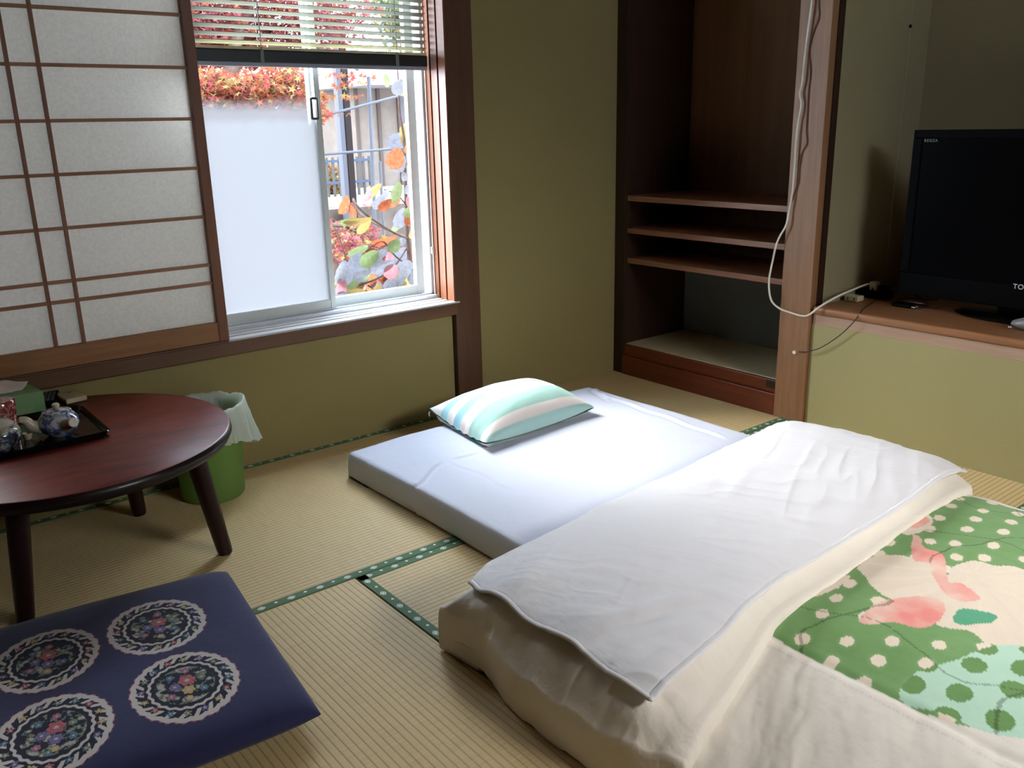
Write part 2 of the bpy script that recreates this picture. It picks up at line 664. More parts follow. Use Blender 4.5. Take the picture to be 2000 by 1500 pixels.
# thin pull cord / guide beside the right stile
bm = bmesh.new()
tube(bm, [(-0.866, 0.098, 0.446), (-0.866, 0.098, 1.86)], 0.0022, 6)
box(bm, -0.872, -0.862, 0.094, 0.103, 0.60, 0.625)
obj('window_guide', bm, M['white'], win)
adopt(win)

# ---- venetian blind
bl = thing('venetian_blind', 'pale slatted blind half lowered in the window with black bottom rail', 'blind', (-1.3, 0.07, 1.25))
bm = bmesh.new()
BX0, BX1, BY = -1.73, -0.873, 0.078
z = 1.316
while z < 1.88:
    n = 5
    prev = None
    for k in range(n + 1):
        t = k / n - 0.5
        yy = BY + t * 0.021
        zz = z + 0.003 * (1 - 4 * t * t) - t * 0.0095
        cur = [bm.verts.new((BX0, yy, zz)), bm.verts.new((BX1, yy, zz))]
        if prev:
            bm.faces.new((prev[0], prev[1], cur[1], cur[0]))
        prev = cur
    z += 0.0222
o = obj('slats', bm, M['slat'], bl)
so = o.modifiers.new('t', 'SOLIDIFY')
so.thickness = 0.0016
bx('bottom_rail', (BX0, BX1, BY - 0.012, BY + 0.012, 1.258, 1.294), M['blk_rail'], bl, 0.003)
M['lip'] = plain('blind_lip', (150, 154, 166), 0.5)
bx('rail_lip', (BX0, BX1, BY - 0.009, BY + 0.010, 1.246, 1.258), M['lip'], bl, 0.001)
bx('stacked_slats', (BX0 + 0.002, BX1 - 0.002, BY - 0.010, BY + 0.011, 1.2945, 1.303), plain('slat_edge', (206, 198, 150), 0.5), bl, 0.001)
for xx in (at(509, 115, 1, BY).x, at(772, 115, 1, BY).x):
    bm = bmesh.new()
    tube(bm, [(xx, BY - 0.0125, 1.258), (xx, BY - 0.0125, 1.87)], 0.0012, 6)
    tube(bm, [(xx, BY + 0.0125, 1.258), (xx, BY + 0.0125, 1.87)], 0.0012, 6)
    box(bm, xx - 0.006, xx + 0.006, BY - 0.0145, BY - 0.0118, 1.258, 1.294)
    obj('ladder_cord', bm, plain('ladder_cord', (120, 128, 124), 0.7), bl)
bx('head_rail', (BX0, BX1, BY - 0.014, BY + 0.014, 1.86, 1.888), M['slat'], bl, 0.002)
adopt(bl)

# ---- shoji screen
def paper_mat():
    m = NT('shoji_paper')
    f = m.noise(m.coord((1, 1, 1)), 130, 4, 0.7)
    c = m.ramp(f, [(0.3, L4((210, 203, 189))), (0.7, L4((226, 219, 205)))])
    df = m.n('BsdfDiffuse')
    tl = m.n('BsdfTranslucent')
    m.l(c, df.inputs[0]); m.l(c, tl.inputs[0])
    mx = m.n('MixShader')
    mx.inputs[0].default_value = 0.34
    m.l(df.outputs[0], mx.inputs[1]); m.l(tl.outputs[0], mx.inputs[2])
    m.l(mx.outputs[0], m.o.inputs['Surface'])
    return m.m


sj = thing('shoji_screen', 'sliding paper screen with thin wooden lattice covering the left of the window', 'screen', (-2.17, -0.01, 0.434))
SX0, SX1, SY = -2.62, -1.722, -0.0175
bx('stile', (SX1 - 0.030, SX1, SY - 0.015, SY + 0.015, 0.4345, 1.885), M['shojiS'], sj, 0.0015)
bx('stile', (SX0, SX0 + 0.030, SY - 0.015, SY + 0.015, 0.4345, 1.885), M['shojiS'], sj, 0.0015)
bx('rail', (SX0 + 0.03, SX1 - 0.03, SY - 0.013, SY + 0.012, 0.4345, 0.494), M['shojiR'], sj, 0.0015)
bx('rail', (SX0 + 0.03, SX1 - 0.03, SY - 0.013, SY + 0.012, 1.85, 1.885), M['shojiR'], sj, 0.0015)
lat = []
for zz in (0.616, 0.671, 0.814, 0.955, 1.093, 1.232, 1.371, 1.51, 1.65, 1.79):
    lat.append((SX0 + 0.03, SX1 - 0.03, SY - 0.008, SY + 0.003, zz - 0.0045, zz + 0.0045))
boxes('lattice', lat, M['shoji'], sj)
boxes('lattice', [(xx - 0.0045, xx + 0.0045, SY - 0.009, SY + 0.003, 0.494, 1.85) for xx in (-2.205, -2.133)],
      wood('muntin_wood', (134, 84, 58), (160, 108, 78), 'Z', 0.55), sj)
bm = bmesh.new()
vs = [bm.verts.new(p) for p in ((SX0 + 0.02, SY + 0.005, 0.48), (SX1 - 0.02, SY + 0.005, 0.48), (SX1 - 0.02, SY + 0.005, 1.86), (SX0 + 0.02, SY + 0.005, 1.86))]
bm.faces.new(vs)
obj('paper', bm, paper_mat(), sj, smooth=False)
adopt(sj)

# ---- tatami mats (green edging cloth on both long sides)
def mat_thing(label, x0, x1, y0, y1, ribs, edges):
    t = thing('tatami_mat', label, 'tatami mat', ((x0 + x1) / 2, (y0 + y1) / 2, -0.035), 'tatami mats of the floor')
    bx('rush_surface', (x0 + .0012, x1 - .0012, y0 + .0012, y1 - .0012, -0.035, 0.0), M['tat' + ribs], t, 0.002)
    for ed in edges:
        w = 0.028
        if ed == 'N':
            b = (x0 + .0015, x1 - .0015, y1 - w, y1 - .0025); ax, v0 = 'X', y1 - w / 2
        elif ed == 'S':
            b = (x0 + .0015, x1 - .0015, y0 + .0015, y0 + w); ax, v0 = 'X', y0 + w / 2
        elif ed == 'W':
            b = (x0 + .0015, x0 + w, y0 + .0015, y1 - .0015); ax, v0 = 'Y', x0 + w / 2
        else:
            b = (x1 - w, x1 - .0015, y0 + .0015, y1 - .0015); ax, v0 = 'Y', x1 - w / 2
        bx('border', (*b, -0.034, 0.0016), heri('green_edging', ax, v0, {'N': 0.03, 'S': 0.0, 'W': 0.012, 'E': 0.02}[ed]), t, 0.001)
    adopt(t)
    return t


mat_thing('long tatami mat running under the window from the table to the futon', -2.7, -0.9, -0.9, 0.0, 'X', 'NS')
mat_thing('tatami mat in the corner before the closet step', -0.9, 0.0, -0.9, 0.0, 'X', 'S')
mat_thing('tatami mat mostly under the futon and quilt, up to the pale green wall', -1.8, 0.0, -1.8, -0.9, 'X', 'NSW')
mat_thing('tatami mat between the blue cushion and the quilt, ribs running towards the viewer', -2.7, -1.8, -2.7, -0.9, 'Y', 'W')
mat_thing('tatami mat at the foot end of the quilt on the right', -1.8, 0.0, -2.7, -1.8, 'X', 'N')

# ================================================================== CLOSET SIDE
PX = 0.0
CY0, CY1 = -0.842, -0.058        # opening
struct(boxes('wall_right', [(0.60, 0.75, YB, 0.16, -0.12, H), ], M['wall_g']))
struct(bx('trim_7', (-0.014, 0.10, -0.962, CY0, 0.0, H), M['postL'], bevel=0.002), 'light brown post between closet and television alcove')
struct(bx('trim_8', (-0.004, 0.06, CY1, 0.0, 0.0, H), M['dark'], bevel=0.001), 'dark post in the room corner')
# partition between closet and alcove
struct(bx('wall_partition', (0.045, 0.6, -0.966, CY0 - 0.045, 0.0, H), M['wall_g']))
struct(bx('trim_9', (0.02, 0.052, -0.9665, -0.955, 0.42, H), M['dark']))
bm = bmesh.new()
box(bm, 0.462, 0.468, -0.9685, -0.966, 0.43, H)
struct(obj('trim_10', bm, plain('thin_bead', (150, 146, 112), 0.6), smooth=False), 'thin vertical bead on the alcove side wall')
tag(bx('nail', (0.456, 0.464, -0.973, -0.966, 1.352, 1.362), M['black'], bevel=0.001), 'small dark nail high on the alcove side wall', 'nail')

# closet as one fitted unit
cl = thing('closet', 'dark wooden built-in closet with three shelves and raised floor, no doors', 'closet', (0.19, -0.45, 0.0))
bx('side_panel', (0.0, 0.385, CY1 - 0.004, CY1 + 0.012, 0.134, H - 0.01), M['dark'], cl)
bx('side_panel', (0.0, 0.385, CY0 - 0.012, CY0 + 0.004, 0.134, H - 0.01), M['dark'], cl)
bx('back_panel', (0.385, 0.40, CY0, CY1, 0.5, H - 0.01), M['panel'], cl)
o = bx('back_panel', (0.385, 0.40, CY0, CY1, 0.12, 0.5), M['wall_grey'], cl)
o['label'] = 'grey plastered back of the lowest compartment'
M['clfloor'] = tatami('closet_floor_board', 'Y')
M['clfloor2'] = plain('closet_floor_sheet', (188, 176, 138), 0.7, var=0.08, vscale=30)
bx('floor_board', (0.015, 0.385, CY0, CY1, 0.10, 0.134), M['clfloor2'], cl, 0.001)
for zz, xf in ((0.765, 0.004), (0.632, 0.006), (0.506, 0.008)):
    bx('shelf', (xf, 0.385, CY0 + 0.004, CY1 - 0.004, zz - 0.022, zz), M['shelfw'], cl, 0.0015)
bx('front_step', (-0.012, 0.03, CY0, CY1, 0.0, 0.082), M['kamachi'], cl, 0.003)
bx('upper_sill', (0.0, 0.03, CY0, CY1, 0.082, 0.130), M['kamachi'], cl, 0.003)
bx('end_block', (-0.006, 0.004, CY0 + 0.0, CY0 + 0.045, 0.1, 0.128), M['dark'], cl, 0.001)
adopt(cl)

# television alcove
struct(bx('wall_alcove', (0.0, 0.02, YB, -0.964, -0.035, 0.366), M['wall_under']), 'pale green wall under the television shelf')
sh = thing('television_shelf', 'long brown wooden shelf board with pale front fascia in the alcove', 'shelf', (0.3, -2.3, 0.366))
bx('shelf_board', (-0.008, 0.6, YB + 0.01, -0.966, 0.402, 0.430), M['tvb'], sh, 0.009)
o = bx('fascia', (0.002, 0.03, YB + 0.01, -0.966, 0.362, 0.402), M['fascia'], sh, 0.002)
o['label'] = 'pale pinkish wooden fascia'
adopt(sh)

# ---- television
tv = thing('television', 'black flat-screen television on the alcove shelf', 'television', (0.24, -1.56, 0.43))
TX, TY0, TY1, TZ0, TZ1 = 0.19, -1.945, -1.163, 0.476, 1.013
boxes('bezel', [(TX, TX + 0.012, TY0, TY1, TZ1 - 0.026, TZ1), (TX, TX + 0.012, TY0, TY1, TZ0, TZ0 + 0.075),
                (TX, TX + 0.012, TY0, TY0 + 0.03, TZ0 + 0.075, TZ1 - 0.026), (TX, TX + 0.012, TY1 - 0.03, TY1, TZ0 + 0.075, TZ1 - 0.026)], M['black'], tv, 0.003)
bx('screen', (TX + 0.004, TX + 0.011, TY0 + 0.03, TY1 - 0.03, TZ0 + 0.075, TZ1 - 0.026), M['screen'], tv)
bx('housing', (TX + 0.012, TX + 0.09, TY0 + 0.01, TY1 - 0.01, TZ0 + 0.01, TZ1 - 0.01), M['black'], tv, 0.02)
bm = bmesh.new()
lathe(bm, [(0.001, 0.0), (0.16, 0.0), (0.168, 0.006), (0.15, 0.016), (0.06, 0.024), (0.001, 0.025)], 48)
for v in bm.verts:
    v.co.y *= 1.25
    v.co.x *= 0.52
    v.co += Vector((0.250, -1.545, 0.4305))
obj('base', bm, M['blackg'], tv)
bx('neck', (0.235, 0.27, -1.64, -1.47, 0.45, 0.56), M['black'], tv, 0.01)


def text(s, h, loc, name, parent, mat, spread=1.0):
    cu = bpy.data.curves.new(name, 'FONT')
    cu.body = s
    cu.size = h / 0.7
    cu.extrude = 0.0004
    cu.offset = 0.0002
    cu.space_character = spread
    o = bpy.data.objects.new(name, cu)
    col.objects.link(o)
    o.rotation_euler = (R(90), 0, R(-90))
    o.location = loc
    bpy.context.view_layer.update()
    me = bpy.data.meshes.new_from_object(o.evaluated_get(bpy.context.evaluated_depsgraph_get()))
    me.name = name
    me.materials.clear()
    me.materials.append(mat)
    mw = o.matrix_world.copy()
    bpy.data.objects.remove(o)
    me.transform(mw)
    o2 = bpy.data.objects.new(name, me)
    col.objects.link(o2)
    o2.parent = parent
    return o2


p0 = at(1805, 277, 0, TX)
text('REGZA', 0.0085, (TX - 0.0004, p0.y, p0.z), 'maker_mark', tv, M['greyp'], 1.25)
p0 = at(1978, 562, 0, TX)
text('TOSHIBA', 0.015, (TX - 0.0004, p0.y, p0.z - 0.002), 'maker_mark', tv, M['text'], 1.1)
adopt(tv)

# ---- small electrical things on the shelf
SZ = 0.430


def cable(name, pts, r, mat, label, n=10):
    bm = bmesh.new()
    tube(bm, spline(pts, n), r, 8)
    return tag(obj(name, bm, mat), label, 'cable')


c1 = at(1665, 588, 2, SZ)
t = thing('plug_adapter', 'small cream plug adapter lying on the shelf beside the post', 'adapter', (c1.x + .01, c1.y, SZ))
bx('adapter_body', (c1.x - 0.012, c1.x + 0.03, c1.y - 0.026, c1.y + 0.026, SZ + 0.001, SZ + 0.020), M['beige'], t, 0.003)
bm = bmesh.new()
for k in (-1, 1):
    box(bm, c1.x - 0.0125, c1.x - 0.0115, c1.y + k * 0.012 - 0.002, c1.y + k * 0.012 + 0.002, SZ + 0.006, SZ + 0.015)
obj('socket_slot', bm, M['cordblack'], t, smooth=False)
adopt(t)
c2 = at(1700, 583, 2, SZ)
t = thing('power_strip', 'black power strip behind the cream adapter', 'power strip', (c2.x, c2.y, SZ))
bx('strip_body', (c2.x - 0.004, c2.x + 0.05, c2.y - 0.06, c2.y + 0.05, SZ + 0.001, SZ + 0.030), M['black'], t, 0.005)
bx('plug_block', (c2.x + 0.005, c2.x + 0.04, c2.y - 0.055, c2.y - 0.02, SZ + 0.030, SZ + 0.05), M['black'], t, 0.004)
adopt(t)
pk = (c2.x + 0.012, c2.y - 0.004, SZ + 0.031)
t = thing('white_plug', 'white plug standing in the black power strip', 'plug', pk)
bx('plug_body', (pk[0] - 0.012, pk[0] + 0.014, pk[1] - 0.014, pk[1] + 0.014, pk[2] + 0.008, pk[2] + 0.030), M['cord'], t, 0.004)
boxes('plug_foot', [(pk[0] - 0.01, pk[0] + 0.01, pk[1] + k * 0.009 - 0.003, pk[1] + k * 0.009 + 0.003, pk[2], pk[2] + 0.009) for k in (-1, 1)], M['cord'], t)
adopt(t)
# white cable down the post, loop, up to the plug
def onpost(px, py, x=-0.0245):
    return at(px, py, 0, x)


wp = [(-0.0245, onpost(1588, -30).y + 0.01, H - 0.02), (-0.0245, onpost(1588, -30).y + 0.004, 1.8)] + [onpost(*p) for p in ((1588, -30), (1585, 10), (1578, 60), (1572, 110), (1567, 160), (1562, 182), (1565, 205), (1558, 245), (1554, 290), (1551, 340), (1547, 380))]
wp += [onpost(1541, 412, -0.026), onpost(1535, 440, -0.03), onpost(1519, 470, -0.035), onpost(1510, 505, -0.04), onpost(1502, 550, -0.045), onpost(1506, 585, -0.045),
       onpost(1522, 602, -0.04), onpost(1545, 611, -0.035), onpost(1566, 617, -0.03), onpost(1580, 615, -0.03), onpost(1600, 600, -0.02)]
wp += [at(1630, 582, 0, 0.03), at(1660, 568, 0, 0.09), (pk[0] - 0.03, pk[1] + 0.012, pk[2] + 0.022), (pk[0] - 0.011, pk[1], pk[2] + 0.02)]
cable('white_cable', wp, 0.0034, M['cord'], 'white cable hanging down the post and looping up to the plug')
cable('brown_cable', [(-0.0165, onpost(1600, -20).y, H - 0.02), (-0.0165, onpost(1600, -20).y, 1.8)] + [onpost(*p, -0.0165) for p in ((1600, -20), (1600, 30), (1590, 60), (1584, 80), (1580, 105), (1583, 140), (1579, 180), (1577, 220), (1575, 255), (1576, 280), (1566, 300), (1561, 330), (1559, 358), (1550, 380), (1545, 395))],
      0.0022, M['cordbrown'], 'thin brown cable tacked down the light brown post')
cable('black_cable', [at(1712, 586, 2, SZ + 0.004), at(1700, 594, 2, SZ + 0.004), at(1684, 606, 2, SZ + 0.006), onpost(1668, 628, -0.02), onpost(1640, 655, -0.02), onpost(1605, 678, -0.02), onpost(1580, 686, -0.02), onpost(1560, 687, -0.02)],
      0.0018, M['cordblack'], 'thin black cable drooping from the shelf to the clip on the post')
cp = onpost(1552, 688, -0.0145)
t = thing('cable_clip', 'small white round clip on the lower part of the post', 'clip', cp)
bm = bmesh.new()
lathe(bm, [(0.001, 0.0), (0.007, 0.0), (0.0065, 0.005), (0.003, 0.007), (0.001, 0.007)], 20, cp, Matrix.Rotation(R(-90), 4, 'Y'))
obj('clip_disc', bm, M['white'], t)
adopt(t)
# tangle of black leads and small gadget beside the tv
c3 = at(1768, 600, 2, SZ)
t = thing('black_gadget', 'flat black gadget with silver ends lying before the television', 'gadget', (c3.x, c3.y, SZ))
bx('gadget_body', (c3.x - 0.018, c3.x + 0.014, c3.y - 0.03, c3.y + 0.04, SZ + 0.001, SZ + 0.012), M['black'], t, 0.004)
for k in (0, 1):
    bm = bmesh.new()
    lathe(bm, [(0.001, 0), (0.0045, 0), (0.0045, 0.014), (0.001, 0.014)], 16, (c3.x - 0.014 + k * 0.014, c3.y - 0.030, SZ + 0.006), Matrix.Rotation(R(90), 4, 'X'))
    obj('silver_tip', bm, M['silver'], t)
adopt(t)
cable('coiled_lead', [(c3.x + 0.00, c3.y + 0.04, SZ + 0.005), (c3.x + 0.03, c3.y + 0.06, SZ + 0.004), (c3.x + 0.07, c3.y + 0.02, SZ + 0.004), (c3.x + 0.06, c3.y - 0.04, SZ + 0.004),
                      (c3.x + 0.01, c3.y - 0.06, SZ + 0.018), (c3.x + 0.04, c3.y + 0.04, SZ + 0.013), (c3.x + 0.09, c3.y + 0.05, SZ + 0.012), (c3.x + 0.13, c3.y + 0.0, SZ + 0.01), (0.30, -1.25, SZ + 0.02)],
      0.0024, M['cordblack'], 'coiled black lead between the power strip and the television')
c4 = at(1745, 575, 2, SZ)
cable('black_lead', [(c2.x + 0.02, c2.y - 0.06, SZ + 0.018), (c4.x - 0.03, c4.y, SZ + 0.03), (c4.x, c4.y - 0.02, SZ + 0.035), (c4.x + 0.02, c4.y - 0.05, SZ + 0.012), (0.31, -1.2, SZ + 0.01)],
      0.003, M['cordblack'], 'black lead running from the power strip behind the television')
c5 = at(1990, 640, 2, SZ)
t = thing('grey_control', 'grey rounded controller at the right edge of the shelf before the television', 'controller', (c5.x + 0.02, c5.y - .02, SZ))
bm = bmesh.new()
bmesh.ops.create_uvsphere(bm, u_segments=32, v_segments=16, radius=1)
for v in bm.verts:
    x, y, zz = v.co
    v.co = Vector((c5.x - 0.022 + x * 0.022, c5.y - 0.035 + y * 0.05, SZ + 0.018 + zz * 0.017 + 0.014 * math.exp(-((y + 0.2) * 2) ** 2) * max(zz, 0)))
obj('control_body', bm, M['greyp'], t)
bm = bmesh.new()
bmesh.ops.create_uvsphere(bm, u_segments=16, v_segments=10, radius=0.0055)
bmesh.ops.translate(bm, verts=bm.verts, vec=(c5.x - 0.046, c5.y + 0.008, SZ + 0.0075))
obj('silver_knob', bm, M['silver'], t)
adopt(t)
cable('grey_lead', [(c5.x, c5.y + 0.01, SZ + 0.006), at(1965, 628, 2, SZ + 0.004), at(1950, 617, 2, SZ + 0.006), at(1945, 612, 2, SZ + 0.01)], 0.002, M['greyp'],
      'short grey lead from the controller to the television foot')

# ================================================================== TABLE
TC = Vector((-2.293, -0.41))
TR, TZ = 0.384, 0.350


def table_mat():
    m = NT('red_brown_lacquer')
    v = m.coord((1, 4, 1), rot=(0, 0, R(20)))
    f = m.noise(v, 6, 5, 0.65)
    f2 = m.noise(m.coord((1, 1, 1)), 9, 4, 0.6)
    c = m.ramp(f, [(0.3, L4((84, 30, 22))), (0.55, L4((126, 48, 34))), (0.75, L4((146, 66, 46)))])
    c = m.mix(m.math('MULTIPLY', f2, 0.5), c, L4((80, 34, 28)))
    m.set(Base_Color=c, Roughness=m.math('ADD', m.math('MULTIPLY', f2, 0.2), 0.28))
    m.b.inputs['Coat Weight'].default_value = 0.05
    m.b.inputs['Coat Roughness'].default_value = 0.3
    m.b.inputs['Specular IOR Level'].default_value = 0.3
    return m.m


M['tabletop'] = table_mat()
M['tabledark'] = plain('dark_lacquer', (22, 10, 9), 0.35, spec=0.3, coat=0.1)
M['tableleg'] = plain('leg_lacquer', (34, 15, 14), 0.38, var=0.25, vscale=12, spec=0.3)
tb = thing('low_round_table', 'low round red-brown lacquered table standing by the paper screen', 'table', (TC.x, TC.y, 0))
bm = bmesh.new()
lathe(bm, [(0.001, TZ - 0.006), (TR - 0.008, TZ - 0.006), (TR - 0.003, TZ - 0.002), (TR - 0.006, TZ), (0.001, TZ)], 128, (TC.x, TC.y, 0))
obj('table_top', bm, M['tabletop'], tb)
bm = bmesh.new()
lathe(bm, [(0.30, TZ - 0.036), (TR - 0.02, TZ - 0.036), (TR - 0.004, TZ - 0.030), (TR + 0.002, TZ - 0.018), (TR, TZ - 0.008), (TR - 0.004, TZ - 0.003), (0.30, TZ - 0.0065)], 128, (TC.x, TC.y, 0))
o = obj('table_rim', bm, M['tabledark'], tb)
bm = bmesh.new()
lathe(bm, [(0.001, TZ - 0.035), (0.315, TZ - 0.035), (0.315, TZ - 0.055), (0.295, TZ - 0.062), (0.001, TZ - 0.062)], 96, (TC.x, TC.y, 0))
obj('apron', bm, M['tabledark'], tb)
for foot, top in (((-1.993, -0.562), (-2.045, -0.565)), ((-2.470, -0.600), (-2.440, -0.600)), ((-2.09, -0.16), (-2.12, -0.20)), ((-2.56, -0.22), (-2.52, -0.25))):
    bm = bmesh.new()
    a = Vector((foot[0], foot[1], 0.0007)); b = Vector((top[0], top[1], TZ - 0.036))
    tube(bm, [a, a + Vector((0, 0, .004)), a.lerp(b, 0.06), a.lerp(b, 0.5), b], [0.014, 0.018, 0.0195, 0.0225, 0.025], 24)
    obj('leg', bm, M['tableleg'], tb)
adopt(tb)

# ---- tray and tea things
tr = thing('serving_tray', 'black lacquered rectangular tray on the low table', 'tray', (-2.38, -0.335, TZ))
X0, X1, Y0, Y1 = -2.56, -2.206, -0.472, -0.195
z0 = TZ + 0.001
bx('tray_base', (X0, X1, Y0, Y1, z0, z0 + 0.005), M['blackg'], tr, 0.001)
bm = bmesh.new()
# sloping rim as a ring
def rr(inset, z, c):
    x0, x1, y0, y1 = X0 + inset, X1 - inset, Y0 + inset, Y1 - inset
    pts = []
    for cx, cy, a0 in ((x1 - c, y1 - c, 0), (x0 + c, y1 - c, 90), (x0 + c, y0 + c, 180), (x1 - c, y0 + c, 270)):
        for k in range(7):
            a = R(a0 + k * 15)
            pts.append(bm.verts.new((cx + c * math.cos(a), cy + c * math.sin(a), z)))
    return pts


loops = [rr(0.000, z0, 0.018), rr(-0.006, z0 + 0.016, 0.022), rr(-0.004, z0 + 0.018, 0.021), rr(-0.001, z0 + 0.016, 0.019), rr(0.006, z0 + 0.005, 0.014)]
for a, b in zip(loops, loops[1:]):
    for i in range(len(a)):
        bm.faces.new((a[i], a[(i + 1) % len(a)], b[(i + 1) % len(b)], b[i]))
obj('tray_rim', bm, M['blackg'], tr)
adopt(tr)


def pottery(name, base, inks, scale=28, thr=0.5):
    m = NT(name)
    f = m.noise(m.coord(), scale, 4, 0.6)
    f2 = m.noise(m.coord((1.3, 1, 1)), scale * 2.1, 2, 0.5)
    c = m.ramp(f, [(thr - 0.02, L4(base)), (thr + 0.02, L4(inks[0])), (thr + 0.12, L4(inks[1]))])
    c = m.mix(m.ramp(f2, [(0.56, (0, 0, 0, 1)), (0.6, (1, 1, 1, 1))]), c, L4(inks[2]))
    m.set(Base_Color=c, Roughness=0.15)
    m.b.inputs['Coat Weight'].default_value = 0.4
    return m.m


TB = z0 + 0.0055
# teapot
pc = at(124, 853, 2, TB)
pc = Vector((pc.x, pc.y + 0.03, TB))
M['blue'] = pottery('blue_white_glaze', (186, 190, 196), ((86, 100, 138), (58, 72, 110), (150, 162, 178)), 30, 0.45)
M['cream'] = plain('cream_glaze', (196, 184, 160), 0.25)
tp = thing('teapot', 'blue and white teapot with knob lid and side handle on the tray', 'teapot', pc)
bm = bmesh.new()
r = 0.046
prof = [(0.001, 0.0), (0.026, 0.0), (0.028, 0.003), (0.040, 0.012), (0.0465, 0.026), (0.045, 0.040), (0.036, 0.052), (0.030, 0.0555), (0.001, 0.0555)]
lathe(bm, prof, 48, pc)
obj('pot_body', bm, M['blue'], tp)
bm = bmesh.new()
lathe(bm, [(0.001, 0.0556), (0.032, 0.0556), (0.033, 0.0585), (0.022, 0.063), (0.006, 0.0655), (0.001, 0.0655)], 40, pc)
lid = obj('lid', bm, M['blue'], tp)
bm = bmesh.new()
lathe(bm, [(0.001, 0.0655), (0.006, 0.0655), (0.009, 0.071), (0.0085, 0.076), (0.004, 0.079), (0.001, 0.0792)], 24, pc)
kn = obj('lid_knob', bm, M['cream'], lid)
# handle: hollow round stick towards the viewer
hd = (Vector((CAM.x, CAM.y, 0)) - Vector((pc.x, pc.y, 0))).normalized()
hd = (Matrix.Rotation(R(22), 3, 'Z') @ hd)
h0 = pc + Vector((0, 0, 0.030)) + hd * 0.038
h1 = h0 + hd * 0.045 + Vector((0, 0, 0.016))
bm = bmesh.new()
tube(bm, [h0, h0.lerp(h1, 0.3), h1 * 0.97 + h0 * 0.03, h1], [0.017, 0.0125, 0.0115, 0.0098], 24)
obj('side_handle', bm, M['cream'], tp)
# spout to the left
s0 = pc + Vector((-0.036, 0.004, 0.022))
bm = bmesh.new()
tube(bm, spline([s0, s0 + Vector((-0.020, 0.002, 0.010)), s0 + Vector((-0.032, 0.002, 0.026)), s0 + Vector((-0.046, 0.002, 0.031))], 5),
     [0.017 - 0.0105 * k / 15 for k in range(16)], 20)
o = obj('spout', bm, M['cream'], tp)
adopt(tp)
# patterned lidded jar at frame edge
jc = at(8, 884, 2, TB)
jc = Vector((jc.x, jc.y + 0.035, TB))
M['jar'] = pottery('dark_blue_pattern_glaze', (196, 190, 172), ((64, 82, 118), (36, 34, 40), (150, 144, 124)), 26, 0.5)
jr = thing('lidded_teapot', 'round white pot with dark blue pattern at the left edge of the tray', 'pot', jc)
bm = bmesh.new()
lathe(bm, [(0.001, 0.0), (0.028, 0.0), (0.030, 0.004), (0.043, 0.016), (0.048, 0.032), (0.044, 0.048), (0.034, 0.056), (0.001, 0.056)], 48, jc)
obj('pot_body', bm, M['jar'], jr)
bm = bmesh.new()
lathe(bm, [(0.001, 0.0562), (0.036, 0.0562), (0.036, 0.060), (0.026, 0.068), (0.007, 0.072), (0.008, 0.080), (0.001, 0.082)], 40, jc)
obj('lid', bm, plain('lid_glaze', (178, 170, 158), 0.2), jr)
adopt(jr)
# red patterned tea caddy
M['red'] = pottery('red_washi', (150, 60, 58), ((186, 148, 126), (120, 30, 34), (122, 34, 36)), 60, 0.52)
kc = at(14, 855, 2, TB)
kc = Vector((kc.x, kc.y + 0.045, TB))
kd = thing('tea_caddy', 'red patterned cylindrical tea caddy behind the white pot', 'tea caddy', kc)
bm = bmesh.new()
lathe(bm, [(0.001, 0.0), (0.036, 0.0), (0.0365, 0.001), (0.0365, 0.062), (0.001, 0.062)], 40, kc)
obj('caddy_body', bm, M['red'], kd)
bm = bmesh.new()
lathe(bm, [(0.001, 0.0622), (0.0375, 0.0622), (0.0375, 0.082), (0.035, 0.085), (0.001, 0.085)], 40, kc)
obj('caddy_lid', bm, M['red'], kd)
adopt(kd)
# small cup behind the caddy
cc = at(55, 858, 2, TB) + Vector((0.0, 0.0, 0))
cu = thing('tea_cup', 'small pale cup between the tea caddy and the teapot', 'cup', cc)
bm = bmesh.new()
lathe(bm, [(0.001, 0.0), (0.007, 0.0), (0.010, 0.006), (0.0115, 0.016), (0.0105, 0.016), (0.008, 0.006), (0.001, 0.003)], 24, (cc.x, cc.y, TB))
obj('cup_body', bm, M['cream'], cu)
adopt(cu)

# tissue box
tb0 = at(85, 805, 2, TZ)
bxx = Vector((tb0.x, tb0.y + 0.0, TZ))
tt = thing('tissue_box', 'green tissue box with pale tissue on the back of the table', 'tissue box', (bxx.x - 0.11, bxx.y + 0.05, TZ))
ang = R(8)
bm = bmesh.new()
box(bm, -0.23, 0, 0, 0.105, 0.001, 0.066)
bmesh.ops.rotate(bm, verts=bm.verts, cent=(0, 0, 0), matrix=Matrix.Rotation(ang, 3, 'Z'))
bmesh.ops.translate(bm, verts=bm.verts, vec=(bxx.x + 0.003, bxx.y - 0.03, TZ))
g = NT('green_carton')
f = g.noise(g.coord(), 14, 3)
g.set(Base_Color=g.ramp(f, [(0.42, L4((74, 132, 70))), (0.6, L4((120, 160, 108)))]), Roughness=0.5)
obj('carton', bm, g.m, tt, bevel=0.002)
# tissue: crumpled sheet standing from the slot
nu, nv = 24, 18
U, V = np.meshgrid(np.linspace(-1, 1, nu), np.linspace(0, 1, nv), indexing='ij')
xs = U * (0.045 + 0.02 * V)
ys = 0.018 * np.sin(U * 4 + 1) * V + 0.016 * (fbm(U, V, 3, 2) - .5) + 0.02 * V
zs = V * 0.026 * (1 - 0.25 * U * U) + 0.006 * fbm(U, V, 5, 5) * V
c0 = Vector((bxx.x - 0.085, bxx.y + 0.012, TZ + 0.066))
tis = np.stack([xs + c0.x, ys + c0.y, zs + c0.z - 0.003], -1)
o = grid_obj('tissue', tis, plain('tissue', (214, 200, 188), 0.9), tt)
o.modifiers.new('t', 'SOLIDIFY').thickness = 0.0008
adopt(tt)
